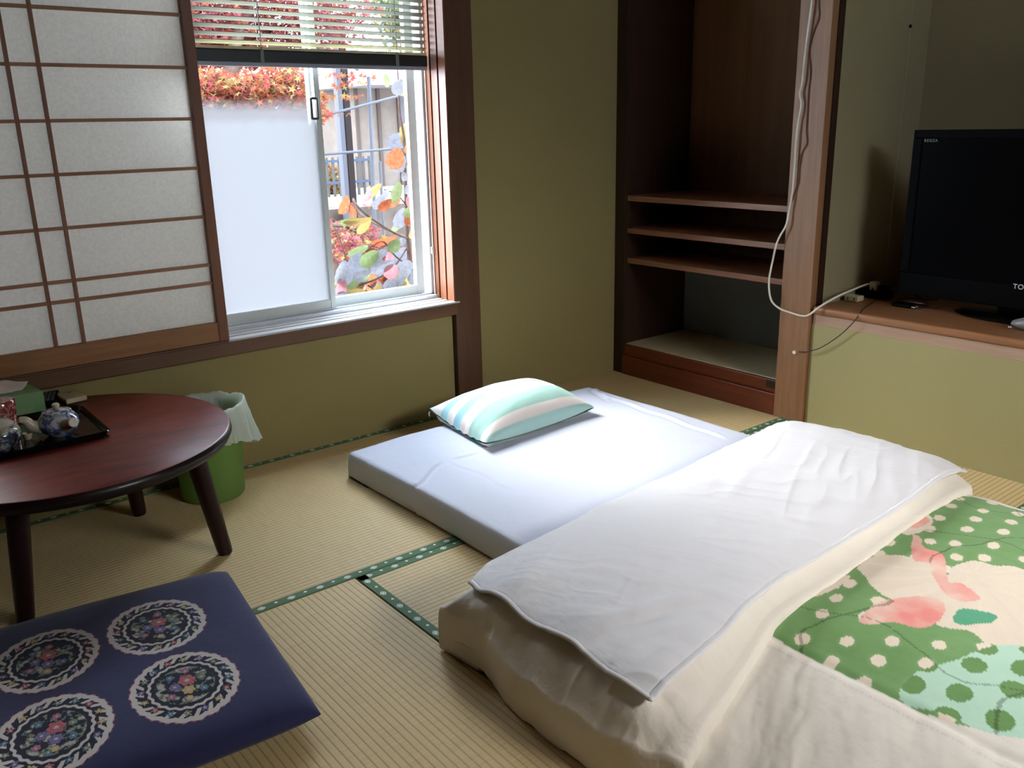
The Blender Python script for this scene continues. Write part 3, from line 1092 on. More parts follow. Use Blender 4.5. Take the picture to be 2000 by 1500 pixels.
# remotes and beige device
q0 = at(104, 790, 2, TZ)
for k, (dx, dy, a, lab) in enumerate(((-0.03, 0.045, 62, 'black remote control lying right beside the green tissue box'), (0.0, 0.03, 74, 'black remote control nearer the cream device on the table'))):
    t = thing('remote_control', lab, 'remote control', (q0.x + dx, q0.y + dy, TZ))
    bm = bmesh.new()
    box(bm, -0.06, 0.06, -0.019, 0.019, 0.001, 0.018)
    bb = bmesh.new()
    for i in range(5):
        for j in range(3):
            box(bb, -0.048 + i * 0.019, -0.037 + i * 0.019, -0.013 + j * 0.010, -0.006 + j * 0.010, 0.018, 0.0195)
    for m_ in (bm, bb):
        bmesh.ops.rotate(m_, verts=m_.verts, cent=(0, 0, 0), matrix=Matrix.Rotation(R(a), 3, 'Z'))
        bmesh.ops.translate(m_, verts=m_.verts, vec=(q0.x + dx, q0.y + dy, TZ))
    obj('remote_body', bm, M['black'], t, bevel=0.004)
    obj('buttons', bb, plain('button_grey', (90, 92, 96), 0.5), t, smooth=False)
    adopt(t)
q1 = at(142, 783, 2, TZ)
t = thing('cream_device', 'small cream plastic clock-like box at the back of the low table', 'device', (q1.x, q1.y + 0.02, TZ))
bm = bmesh.new()
box(bm, -0.028, 0.028, -0.04, 0.05, 0.001, 0.016)
bmesh.ops.rotate(bm, verts=bm.verts, cent=(0, 0, 0), matrix=Matrix.Rotation(R(8), 3, 'Z'))
bmesh.ops.translate(bm, verts=bm.verts, vec=(q1.x, q1.y + 0.01, TZ))
obj('device_body', bm, M['beige'], t, bevel=0.004)
bm = bmesh.new()
lathe(bm, [(0.001, 0.0161), (0.007, 0.0161), (0.007, 0.0175), (0.001, 0.0175)], 20, (q1.x + 0.002, q1.y + 0.03, TZ))
obj('device_button', bm, plain('button_tan', (150, 140, 112), 0.5), t)
adopt(t)

# ================================================================== WASTE BIN
bc = Vector((-1.868, -0.150, 0.0022))
bn = thing('waste_bin', 'green translucent plastic waste bin with white bag by the window wall', 'bin', bc)
m = NT('green_plastic')
tl = m.n('BsdfTranslucent'); tl.inputs[0].default_value = L4((172, 204, 120))
m.set(Base_Color=L4((140, 178, 98)), Roughness=0.35)
mx = m.n('MixShader'); mx.inputs[0].default_value = 0.5
m.l(m.b.outputs[0], mx.inputs[1]); m.l(tl.outputs[0], mx.inputs[2]); m.l(mx.outputs[0], m.o.inputs['Surface'])
bm = bmesh.new()
n = 64
rings = []
for r_, z_ in ((0.0005, 0.004), (0.082, 0.004), (0.088, 0.0), (0.092, 0.006), (0.103, 0.262), (0.106, 0.266), (0.104, 0.27), (0.100, 0.264), (0.089, 0.010), (0.0005, 0.008)):
    rings.append([bm.verts.new((bc.x + r_ * math.cos(2 * math.pi * i / n), bc.y + r_ * math.sin(2 * math.pi * i / n), z_)) for i in range(n)])
for a, b in zip(rings, rings[1:]):
    for i in range(n):
        bm.faces.new((a[i], a[(i + 1) % n], b[(i + 1) % n], b[i]))
obj('bucket', bm, m.m, bn)
# bag: inner liner, over the rim, hanging skirt
m = NT('white_bag')
f = m.noise(m.coord(), 60, 3)
m.set(Base_Color=L4((236, 242, 236)), Roughness=0.3)
m.bump(f, 0.6, 0.006)
tl = m.n('BsdfTranslucent'); tl.inputs[0].default_value = L4((226, 240, 226))
tp_ = m.n('BsdfTransparent')
mx = m.n('MixShader'); mx.inputs[0].default_value = 0.45
m.l(m.b.outputs[0], mx.inputs[1]); m.l(tl.outputs[0], mx.inputs[2])
mx2 = m.n('MixShader'); mx2.inputs[0].default_value = 0.12
m.l(mx.outputs[0], mx2.inputs[1]); m.l(tp_.outputs[0], mx2.inputs[2]); m.l(mx2.outputs[0], m.o.inputs['Surface'])
na, nr = 160, 44
A_, T_ = np.meshgrid(np.linspace(0, 2 * np.pi, na + 1)[:-1], np.linspace(0, 1, nr), indexing='ij')
ca, sa = np.cos(A_), np.sin(A_)
crk = fbm(ca * 1.2 + 3, sa * 1.2 + T_ * 1.4, 4, 3)
rip = fbm(ca * 2.2 + 7, sa * 2.2, 5, 8)
inner = np.clip(T_ / 0.4, 0, 1); top = np.clip((T_ - 0.4) / 0.15, 0, 1); outer = np.clip((T_ - 0.55) / 0.45, 0, 1)
long_ = 0.075 + 0.045 * fbm(ca * 0.9 + 1, sa * 0.9 + 5, 2, 4)
rad = 0.078 + 0.020 * inner + 0.020 * np.sin(top * np.pi / 2) + outer * (0.006 + 0.030 * (rip - .3)) + 0.010 * (crk - .5)
zz = 0.12 + 0.158 * inner + 0.010 * np.sin(top * np.pi) - outer * long_ + 0.016 * (crk - .5) * np.clip(inner, 0, 1)
# the bag stands away on the right side and is bunched there
bunch = np.exp(-((np.mod(A_ + 0.15 + np.pi, 2 * np.pi) - np.pi) ** 2) / 0.35)
rad = rad + bunch * 0.022 * outer * (0.6 + rip)
zz = zz + bunch * (0.012 * top * (1 - outer) - 0.02 * outer)
yb = np.minimum(bc.y + rad * sa, -0.006)
bag = np.stack([bc.x + rad * ca, yb, zz], -1)
grid_obj('bag', bag, m.m, bn, closed_u=True)
adopt(bn)

# ================================================================== CLOTH HELPERS
def cloth(name, c, bscale=700, bstr=0.25, wr=0.35, extra=None):
    m = NT(name)
    f = m.noise(m.coord(), bscale, 2)
    w = m.noise(m.coord((1, 2.2, 1), rot=(0, 0, R(35))), 9, 4, 0.55)
    w2 = m.noise(m.coord((2.4, 1, 1), rot=(0, 0, R(-20))), 16, 3, 0.5)
    m.set(Base_Color=L4(c), Roughness=0.85)
    m.b.inputs['Specular IOR Level'].default_value = 0.15
    m.b.inputs['Sheen Weight'].default_value = 0.15
    b1 = m.n('Bump'); b1.inputs['Strength'].default_value = bstr; b1.inputs['Distance'].default_value = 0.0006
    m.l(f, b1.inputs['Height'])
    b2 = m.n('Bump'); b2.inputs['Strength'].default_value = wr; b2.inputs['Distance'].default_value = 0.012
    m.l(m.math('ADD', w, m.math('MULTIPLY', w2, 0.5)), b2.inputs['Height']); m.l(b1.outputs[0], b2.inputs['Normal'])
    m.l(b2.outputs[0], m.b.inputs['Normal'])
    return m


def rounded_slab(ctrl, nu, nv, thick, disp=None, rings=7, sides=None, rh=None):
    """top surface from a control net, rounded edge all round, tucked under; returns (nu',nv',3) grid"""
    S = net(ctrl, nu, nv)
    if disp is not None:
        S[..., 2] += disp(S[..., 0], S[..., 1])
    for axis in (0, 1):
        S = np.moveaxis(S, axis, 0)
        for side in (0, 1):
            r = (sides[axis * 2 + side] if sides else thick) / 2
            h_ = r if rh is None else (rh[axis * 2 + side] if isinstance(rh, tuple) else rh)
            e = S[0] if side == 0 else S[-1]
            d = (S[0] - S[2]) if side == 0 else (S[-1] - S[-3])
            d = d.copy(); d[:, 2] = 0
            d /= np.linalg.norm(d, axis=1, keepdims=True) + 1e-9
            rr_ = []
            for k in range(1, rings + 1):
                a = math.pi * k / rings
                p = e + d * h_ * (math.sin(a) if rh is None else max(math.sin(a), 0) ** 0.4)
                p = p.copy()
                p[:, 2] = e[:, 2] - r * (1 - math.cos(a))
                rr_.append(p)
            last = rr_[-1] - d * 0.10
            rr_.append(last)
            rr_ = np.stack(rr_)
            S = np.concatenate([rr_[::-1], S]) if side == 0 else np.concatenate([S, rr_])
        S = np.moveaxis(S, 0, axis)
    return S


# ---- futon mattress
MT = 0.10
mx0, mx1, my0, my1 = -1.478, -0.478, -2.42, -0.335


def mdisp(x, y):
    d = 0.006 * (fbm(x, y, 4, 1) - 0.5)
    # creases crossing near the pillow's front corner
    def crease(p, q, w, h):
        p = np.array(p); q = np.array(q)
        t = q - p; L_ = np.linalg.norm(t); t = t / L_
        s = (x - p[0]) * t[0] + (y - p[1]) * t[1]
        dd = (x - p[0]) * -t[1] + (y - p[1]) * t[0] + 0.006 * np.sin(s * 30)
        f_ = np.clip(s / 0.04, 0, 1) * np.clip((L_ - s) / 0.06, 0, 1)
        return -h * np.exp(-(dd / w) ** 2) * f_ + h * 0.9 * np.exp(-((dd - 1.8 * w) / w) ** 2) * f_
    for a, b, w, h in ((at(805, 952, 2, .1), at(872, 895, 2, .1), 0.006, 0.004), (at(872, 896, 2, .1), at(950, 880, 2, .1), 0.006, 0.003),
                       (at(872, 896, 2, .1), at(1010, 960, 2, .1), 0.006, 0.0025), (at(700, 890, 2, .1), at(735, 893, 2, .1), 0.008, 0.004),
                       (at(1165, 765, 2, .1), at(1420, 858, 2, .1), 0.008, 0.004), (at(1150, 752, 2, .1), at(1185, 782, 2, .1), 0.008, 0.005)):
        d = d + crease((a.x, a.y), (b.x, b.y), w, h)
    return d


ctrl = []
for i, x in enumerate(np.linspace(mx0 + 0.0, mx1, 6)):
    row = []
    for j, y in enumerate(np.linspace(my0, my1, 7)):
        zz_ = MT - 0.003
        if i in (0, 5):
            zz_ -= 0.003
        if j == 6:
            zz_ -= 0.004
        xx_, yy_ = x, y
        if i == 0 and j == 6:
            zz_ -= 0.004
        row.append((xx_, yy_, zz_))
    ctrl.append(row)
S = rounded_slab(ctrl, 180, 330, 0.090, mdisp, 12, rh=0.020)
# never through the floor
S[..., 2] = np.maximum(S[..., 2], 0.002)
w = cloth('white_sheet', (204, 209, 224), 600, 0.2, 0.22)
tag(grid_obj('futon_mattress', S, w.m), 'white sheeted futon mattress lying on the tatami', 'futon')
# loose corner of the sheet at the head end, left
e0 = at(683, 935, 2, 0.0)

# ---- pillow
PCs = [Vector((-1.148, -0.262)), Vector((-1.190, -0.634)), Vector((-0.697, -0.598)), Vector((-0.652, -0.236))]   # left, front, right, back corners
nu, nv = 110, 90
U, V = np.meshgrid(np.linspace(-1, 1, nu), np.linspace(-1, 1, nv), indexing='ij')
u01, v01 = (U + 1) / 2, (V + 1) / 2
pin = 0.035
uu = u01 * (1) + 0
# u runs along the long side (left->right), v from front to back
F, Rr, Bk, Lf = [np.array(PCs[k]) for k in (1, 2, 3, 0)]
P2 = ((1 - u01) * (1 - v01))[..., None] * F + (u01 * (1 - v01))[..., None] * Rr + (u01 * v01)[..., None] * Bk + ((1 - u01) * v01)[..., None] * Lf
cen = (F + Rr + Bk + Lf) / 4
du = (Rr - F) / np.linalg.norm(Rr - F); dv = (Lf - F) / np.linalg.norm(Lf - F)
P2 = P2 - (U * (1 - V ** 2) * 0.012)[..., None] * du - (V * (1 - U ** 2) * 0.012)[..., None] * dv
th = (np.clip(1 - np.abs(U) ** 2.6, 0, 1) ** 0.55) * (np.clip(1 - np.abs(V) ** 2.6, 0, 1) ** 0.55)
th = th * (0.110 + 0.014 * (fbm(U, V, 1.6, 3) - 0.5))
base = 0.105 + 0.018 * (U ** 2 * V ** 2) ** 1.2
base = base + 0.012 * np.clip(-U, 0, 1) * np.clip(V, 0, 1)
topz = base + th * 0.92 + 0.005
# little gathers near the seams
topz = topz + 0.003 * np.sin(V * 26 + 4 * U) * np.exp(-((1 - np.abs(U)) / 0.12)) * (1 - V ** 2)
botz = np.maximum(base - th * 0.10, 0.102)
botz = np.where(th > 0.02, np.minimum(botz, 0.103), botz)
top_ = np.stack([P2[..., 0], P2[..., 1], topz], -1)
bot_ = np.stack([P2[..., 0], P2[..., 1], botz], -1)
# single closed strip: top then bottom mirrored in v
pil = np.concatenate([top_, bot_[:, ::-1][:, 1:]], axis=1)
vv = np.concatenate([v01, v01[:, ::-1][:, 1:]], axis=1)
seg_ = np.hypot(np.diff(P2[nu // 2, :, 1]), np.diff(topz[nu // 2, :]))
arc = np.concatenate([[0], np.cumsum(seg_)]); arc /= arc[-1]
AV = np.interp(v01, np.linspace(0, 1, nv), arc)
vv = np.concatenate([AV, AV[:, ::-1][:, 1:]], axis=1)
stripes = [(0.0, (168, 204, 198)), (0.10, (234, 226, 220)), (0.19, (160, 200, 188)), (0.38, (236, 226, 222)), (0.50, (160, 212, 220)),  # front stripes greyer and greener, the dimmer front put into their colours
           (0.59, (238, 234, 232)), (0.68, (164, 216, 226)), (0.76, (240, 238, 238)), (0.92, (170, 222, 230)), (2, (0, 0, 0))]
cc = np.zeros(vv.shape + (3,))
for (a, c_), (b, _) in zip(stripes, stripes[1:]):
    msk = (vv >= a) & (vv < b)
    cc[msk] = lin(c_)
m = cloth('striped_cotton', (255, 255, 255), 900, 0.2, 0.12)
ca_ = m.n('VertexColor'); ca_.layer_name = 'print'
m.set(Base_Color=ca_.outputs[0])
pl = thing('pillow', 'pillow in aqua and white striped case lying on the futon', 'pillow', (cen[0], cen[1], 0.1))
grid_obj('pillow_case', pil, m.m, pl, colors=cc)
pk_ = Vector((Lf[0], Lf[1], 0.128))
bm = bmesh.new()
tube(bm, [pk_, pk_ + Vector((-0.004, 0.0, -0.006)), pk_ + Vector((-0.003, -0.002, -0.016))], [0.002, 0.003, 0.0025], 8)
o = obj('zip_pull', bm, M['white'], pl)
o['label'] = 'white zip pull at the left corner'
adopt(pl)

# ================================================================== QUILT
# a) lower layer with the printed panel, lying over the foot half of the futon
def a3(px, py, z_):
    p = at(px, py, 2, z_)
    return (p.x, p.y, z_)


def qbase(x, y, zc):
    """height of a soft layer that rests on the futon (x>-1.52) and droops to the floor beyond"""
    return zc


xs_ = [-1.765, -1.70, -1.60, -1.48, -1.30, -1.05, -0.80, -0.60, -0.50]
zs_ = [0.060, 0.078, 0.104, 0.132, 0.146, 0.150, 0.150, 0.146, 0.128]
ys_ = [-3.05, -2.7, -2.4, -2.1, -1.85, -1.6, -1.37]
ctrl = [[(x, y, z_ + 0.0) for y in ys_] for x, z_ in zip(xs_, zs_)]


def qdisp(x, y):
    puff = 0.012 * (fbm(x, y, 5.0, 12) - 0.5) + 0.006 * (fbm(x, y, 14.0, 5) - .5)
    cream = x < -1.42
    # gathers running across the plain cream border
    g_ = 0.018 * (fbm(x * 0.35 + y * .12, y * 1.0 - x * .5, 13, 9) - 0.5) * np.clip((-1.40 - x) / 0.05, 0, 1)
    seam = -0.006 * np.exp(-((x + 1.435) / 0.010) ** 2)
    edge = -0.012 * np.exp(-((x + 1.755) / 0.02) ** 2)
    return puff + g_ + seam


S = rounded_slab(ctrl, 470, 520, 0.052, qdisp, 7)
S[..., 2] = np.maximum(S[..., 2], 0.003)
X, Y = S[..., 0], S[..., 1]
# print colours
cream = np.array(lin((238, 232, 222)))
green = np.array(lin((112, 154, 92)))
green2 = np.array(lin((146, 188, 130)))
aqua = np.array(lin((190, 226, 204)))
petal = np.array(lin((240, 226, 206)))
pink = np.array(lin((240, 148, 140)))
teal = np.array(lin((92, 172, 134)))
C = np.zeros(X.shape + (3,)) + cream


def poly_world(pts, z_=0.15):
    return [tuple(at(px, py, 2, z_))[:2] for px, py in pts]


def inside(poly, x, y):
    r_ = np.zeros(x.shape, bool)
    n_ = len(poly)
    j = n_ - 1
    for i in range(n_):
        xi, yi = poly[i]; xj, yj = poly[j]
        c_ = ((yi > y) != (yj > y)) & (x < (xj - xi) * (y - yi) / (yj - yi + 1e-12) + xi)
        r_ ^= c_
        j = i
    return r_


def smooth_poly(pts, n_=6):
    P_ = [Vector((p[0], p[1], 0)) for p in pts]
    P_ = P_ + [P_[0]]
    return [(v.x, v.y) for v in spline(P_, n_)][:-1]


jx = 0.003 * (fbm(X, Y, 18, 3) - .5) * 2
jy = 0.003 * (fbm(X, Y, 30, 8) - .5) * 2
XX, YY = X + jx, Y + jy
# printed window: rounded rectangle
px0, px1, py1 = -1.432, -0.512, -2.36
cr = 0.26
inb = (XX > px0) & (XX < px1) & (YY > py1)
cdx, cdy = (px0 + cr) - XX, (py1 + cr) - YY
corner = (cdx > 0) & (cdy > 0) & (cdx ** 2 + cdy ** 2 > cr ** 2)
panel = inb & ~corner
gm = fbm(X, Y, 9, 21)
C[panel] = (green[None] * (1 - gm[panel][:, None] * .5) + green2[None] * gm[panel][:, None] * .5)
# paler aqua zone with green dots at the lower right
zone = panel & inside(smooth_poly(poly_world([(1860, 1290), (1950, 1255), (2060, 1250), (2150, 1300), (2150, 1460), (1980, 1440), (1850, 1385), (1760, 1352), (1790, 1310)])), XX, YY)
C[zone] = aqua
# dots, staggered rows
sx_, sy_ = 0.078, 0.066
# dots defined in a frame turned a little
th_ = R(12)
xr = XX * math.cos(th_) + YY * math.sin(th_); yr = -XX * math.sin(th_) + YY * math.cos(th_)
row = np.floor(yr / sy_)
off = (np.mod(row, 2)) * 0.5
colm = np.floor(xr / sx_ + off)
hx = ((colm * 12.9898 + row * 78.233) * 43.7) % 1.0; hy = ((colm * 39.3 + row * 11.1) * 17.3) % 1.0
fx = (xr / sx_ + off - colm - 0.5 - (hx - .5) * .3) * sx_; fy = (yr / sy_ - row - 0.5 - (hy - .5) * .3) * sy_
dd = (fx / 0.0175) ** 2 + (fy / 0.0125) ** 2
dot = dd < 1
C[panel & ~zone & dot] = petal
dd2 = (fx / 0.026) ** 2 + (fy / 0.020) ** 2
C[zone & (dd2 < 1)] = green
halo = panel & ~zone & (dd > 1) & (dd < 2.0)
C[halo] = C[halo] * 0.8 + green2 * 0.2
# big flower
fl = [
    [(1672, 1112), (1700, 1090), (1760, 1085), (1800, 1100), (1836, 1108), (1842, 1150), (1830, 1178), (1790, 1185), (1740, 1172), (1705, 1150), (1690, 1130)],
    [(1860, 1110), (1900, 1095), (1940, 1105), (1990, 1110), (2060, 1150), (2080, 1200), (2040, 1260), (1985, 1258), (1930, 1252), (1895, 1228), (1850, 1222), (1810, 1200), (1800, 1175), (1840, 1140)],
    [(1745, 1030), (1770, 1005), (1800, 1000), (1822, 1015), (1805, 1035), (1770, 1045)],
    [(1560, 1162), (1610, 1130), (1660, 1125), (1640, 1145), (1590, 1165)],
]
flw = np.zeros(X.shape, bool)
for p_ in fl:
    flw |= inside(smooth_poly(poly_world(p_)), XX, YY)
ray_ = fbm(np.arctan2(Y + 1.98, X + 0.95) * 3, np.hypot(X + 0.95, Y + 1.98), 4, 2)
flw &= panel
C[flw] = petal[None] * (0.90 + 0.12 * ray_[flw][:, None])
pk1 = [
    [(1675, 1212), (1710, 1180), (1760, 1168), (1815, 1165), (1845, 1180), (1838, 1205), (1800, 1222), (1750, 1215), (1700, 1218)],
    [(1783, 1045), (1795, 1048), (1806, 1070), (1840, 1085), (1848, 1110), (1850, 1135), (1875, 1140), (1905, 1155), (1915, 1170), (1880, 1172), (1850, 1160), (1825, 1130), (1815, 1105), (1785, 1095), (1780, 1070)],
    [(1765, 1020), (1800, 1008), (1815, 1018), (1790, 1030)],
]
for p_ in pk1:
    msk = inside(smooth_poly(poly_world(p_)), XX, YY) & panel
    k_ = np.clip(fbm(X, Y, 18, 6)[msk][:, None] * 1.3, 0, 1)
    C[msk] = pink[None] * k_ + petal[None] * (1 - k_)
msk = inside(smooth_poly(poly_world([(1862, 1200), (1880, 1188), (1920, 1192), (1948, 1200), (1935, 1213), (1890, 1216), (1868, 1214)])), XX, YY) & panel
C[msk] = teal
# dark quilting stitches, wandering lines seen through the mesh
q1_ = np.abs(np.sin((X * 1.0 + 0.03 * np.sin(Y * 20)) * 13 + 2.2 * fbm(X, Y, 3, 31)))
q2_ = np.abs(np.sin((Y + 0.03 * np.sin(X * 15)) * 12 + 2.2 * fbm(X, Y, 3, 35)))
st = panel & ~flw & ((q1_ < 0.028) | (q2_ < 0.028))
C[st] *= 0.55
# cream band with stitches
bandx = (np.abs(X - (px0 - 0.028)) < 0.0016) & (np.mod(Y, 0.008) < 0.005)
C[bandx] *= 0.9
m = cloth('quilt_cover', (255, 255, 255), 520, 0.35, 0.30)
ca_ = m.n('VertexColor'); ca_.layer_name = 'print'
m.set(Base_Color=ca_.outputs[0])
ql = thing('quilt', 'thick quilt in white cover with green flowered panel, top folded back', 'quilt', (-1.1, -2.1, 0.0))
lowq = grid_obj('quilt_body', S, m.m, ql, colors=C)

# b) folded-back half
def gathers(x, y, amp, s=14, seed=3):
    return amp * (fbm(x * 1.0, y * 0.45, s, seed) - 0.5)


def a3z(L_):
    return [a3(*p) for p in L_]


# rows from the left edge (u) to the right edge; columns from fold (far) to hem (near)
ctrlF = [
    a3z([(870, 1194, .098), (938, 1232, .100), (1003, 1308, .094), (1112, 1390, .092), (1207, 1446, .090), (1316, 1484, .084)]),
    a3z([(925, 1150, .150), (990, 1188, .160), (1075, 1240, .160), (1160, 1300, .158), (1260, 1368, .150), (1362, 1402, .122)]),
    a3z([(1040, 1075, .175), (1110, 1110, .190), (1190, 1152, .190), (1280, 1205, .188), (1370, 1262, .180), (1440, 1288, .152)]),
    a3z([(1160, 1008, .178), (1230, 1040, .196), (1310, 1080, .198), (1390, 1120, .194), (1460, 1160, .186), (1512, 1192, .160)]),
    a3z([(1300, 942, .176), (1370, 970, .196), (1440, 1002, .198), (1510, 1032, .194), (1590, 1072, .186), (1655, 1098, .162)]),
    a3z([(1430, 880, .172), (1500, 902, .192), (1570, 928, .194), (1650, 960, .190), (1720, 1000, .182), (1770, 1016, .160)]),
    a3z([(1520, 836, .160), (1590, 852, .178), (1665, 875, .182), (1740, 905, .180), (1800, 935, .172), (1850, 962, .156)]),
    a3z([(1568, 832, .130), (1640, 846, .146), (1710, 866, .150), (1785, 890, .150), (1845, 915, .146), (1886, 945, .138)]),
]


def fdisp(x, y):
    base_ = 0.009 * (fbm(x, y, 6, 41) - .5)
    # puckers along the left border and the hem
    d_left = np.clip((-1.60 - x) / 0.12, 0, 1)
    d_hem = np.clip((-1.72 - y) / 0.08, 0, 1)
    pk__ = (0.011 * (ridge(x * 0.5, y * 1.5, 13, 44) ** 2 - .35) + 0.005 * (ridge(x + y, x * .6 - y, 15, 47) - .5)) * d_left + 0.010 * (fbm(x, y * .3, 22, 45) - .5) * d_hem
    return base_ + pk__


S = rounded_slab(ctrlF, 330, 190, 0.055, fdisp, 8, sides=(0.096, 0.05, 0.06, 0.055), rh=(0.004, 0.022, 0.02, 0.022))
S[..., 2] = np.maximum(S[..., 2], 0.004)
mF = cloth('quilt_cover_plain', (236, 229, 217), 520, 0.3, 0.40)
o = grid_obj('folded_layer', S, mF.m, ql)
o['label'] = 'cream folded-back end of the quilt'
# height map of the folded end, so that the sheet rests on it
HX0, HY0, HS = -2.0, -2.2, 0.006
HM = np.full((300, 200), -1.0)
ii = np.clip(((S[..., 0] - HX0) / HS).astype(int), 0, 299).ravel(); jj = np.clip(((S[..., 1] - HY0) / HS).astype(int), 0, 199).ravel()
np.maximum.at(HM, (ii, jj), S[..., 2].ravel())
for _ in range(4):
    hole = HM < 0
    nb = np.maximum.reduce([np.roll(HM, 1, 0), np.roll(HM, -1, 0), np.roll(HM, 1, 1), np.roll(HM, -1, 1)])
    HM = np.where(hole, nb * 0.98, HM)

# c) white cover sheet lying over the folded end
def s3(px, py, z_):
    for _ in range(16):
        p = at(px, py, 2, z_)
        h_ = HM[min(max(int((p.x - HX0) / HS), 0), 299), min(max(int((p.y - HY0) / HS), 0), 199)]
        if h_ < 0.05:
            break
        z_ += 0.5 * (h_ + 0.010 - z_)
    p = at(px, py, 2, z_)
    return (p.x, p.y, z_)


def s3z(L_):
    return [s3(*p) for p in L_]


ctrlS = [
    s3z([(918, 1142, .160), (960, 1168, .164), (1030, 1214, .166), (1110, 1262, .168), (1195, 1320, .160), (1272, 1382, .128)]),
    s3z([(968, 1100, .188), (1020, 1128, .192), (1095, 1170, .192), (1175, 1222, .188), (1260, 1285, .178), (1318, 1330, .150)]),
    s3z([(1070, 1048, .196), (1130, 1078, .204), (1210, 1118, .204), (1290, 1165, .200), (1360, 1210, .190), (1405, 1246, .168)]),
    s3z([(1190, 986, .198), (1260, 1016, .208), (1335, 1052, .208), (1405, 1092, .206), (1460, 1125, .198), (1500, 1152, .178)]),
    s3z([(1330, 922, .196), (1395, 946, .208), (1465, 976, .208), (1535, 1008, .206), (1600, 1035, .198), (1650, 1062, .180)]),
    s3z([(1450, 864, .190), (1520, 886, .204), (1590, 912, .204), (1660, 940, .202), (1720, 966, .194), (1770, 988, .176)]),
    s3z([(1530, 828, .176), (1600, 844, .190), (1670, 864, .192), (1740, 890, .190), (1790, 912, .184), (1836, 938, .168)]),
    s3z([(1590, 832, .140), (1650, 846, .156), (1712, 862, .160), (1780, 882, .160), (1835, 900, .158), (1885, 925, .150)]),
]


def sdisp(x, y):
    d = 0.004 * (fbm(x, y, 5, 51) - .5)
    # long fine drag folds, roughly along the hem
    u_ = x * 0.9 + y * 0.44
    v_ = -x * 0.44 + y * 0.9
    d = d + 0.0028 * (ridge(u_ * 0.5, v_ * 3.2, 7, 52) ** 3 - .25) * np.clip((y + 1.9) / .2, 0.3, 1)
    d = d + 0.003 * (ridge(u_ * 3.0, v_ * .9, 7, 57) ** 4)
    # sagging folds near the front corner
    e_ = np.exp(-(((x + 1.62) / 0.12) ** 2 + ((y + 1.72) / 0.07) ** 2))
    d = d - e_ * 0.006 * np.sin((y + 0.3 * x) * 90)
    # scalloped left edge
    l_ = np.clip((-1.63 - x) / 0.08, 0, 1)
    d = d + l_ * 0.008 * np.sin(y * 34 + 1)
    return d


S = net(ctrlS, 360, 240)
S[..., 2] += sdisp(S[..., 0], S[..., 1])
hq = HM[np.clip(((S[..., 0] - HX0) / HS).astype(int), 0, 299), np.clip(((S[..., 1] - HY0) / HS).astype(int), 0, 199)]
lift = np.maximum(hq + 0.009 - S[..., 2], 0)
for _ in range(14):
    lp = np.pad(lift, 1, mode='edge')
    sm_ = (lp[:-2, 1:-1] + lp[2:, 1:-1] + lp[1:-1, :-2] + lp[1:-1, 2:] + 2 * lift) / 6
    lift = np.maximum(sm_, lift * 0.9)
S[..., 2] += lift
# hem: small raised seam
nu_, nv_ = S.shape[:2]
iu = np.arange(nu_)[:, None] * np.ones((1, nv_)); iv = np.ones((nu_, 1)) * np.arange(nv_)[None]
dl = iu * 0.0034; dh = (nv_ - 1 - iv) * 0.0022
ed = np.minimum(dl, dh)
S[..., 2] += 0.003 * np.exp(-((ed - 0.004) / 0.004) ** 2) - 0.003 * np.exp(-((ed - 0.016) / 0.004) ** 2)
mS = cloth('white_cotton_cover', (236, 236, 240), 600, 0.2, 0.2)
o = grid_obj('cover_sheet', S, mS.m, ql)
md = o.modifiers.new('t', 'SOLIDIFY')
md.thickness = 0.007
md.offset = -1
o['label'] = 'white cotton cover lying over the folded end'
adopt(ql)

# ================================================================== ZABUTON (floor cushion)
za = math.atan2(-2.052 + 2.126, 0.633)    # small turn
zc = Vector((-2.052, -0.735)) ; zf = Vector((-2.126, -1.368))
ey = (zc - zf).normalized()
ex = Vector((ey.y, -ey.x))
LY = (zc - zf).length
LX = 0.60
cen = (zc + zf) / 2 - ex * LX / 2
n = 560
rimmed = np.linspace(-1, 1, n)
rimmed = np.concatenate([[-1, -.9998, -.9992, -.998], rimmed[1:-1], [.998, .9992, .9998, 1]])
U, V = np.meshgrid(rimmed, rimmed, indexing='ij')
ins = 0.010
lx_ = U * (LX / 2) * (1 - 0.010 * (1 - V ** 2)); ly_ = V * (LY / 2) * (1 + 0.022 * (1 - U ** 2) * (V < 0))
WX = cen.x + ex.x * lx_ + ey.x * ly_; WY = cen.y + ex.y * lx_ + ey.y * ly_
th = (np.clip(1 - np.abs(U) ** 12, 0, 1) ** 0.5) * (np.clip(1 - np.abs(V) ** 10, 0, 1) ** 0.5) * (1 - 0.12 * U ** 2 - 0.16 * V ** 4)
zt = 0.038 + th * 0.044 + 0.012 * (np.abs(U * V)) ** 6 * 0 + 0.005 * (fbm(U, V, 2, 4) - .5) * th
zb = 0.038 - th * 0.036
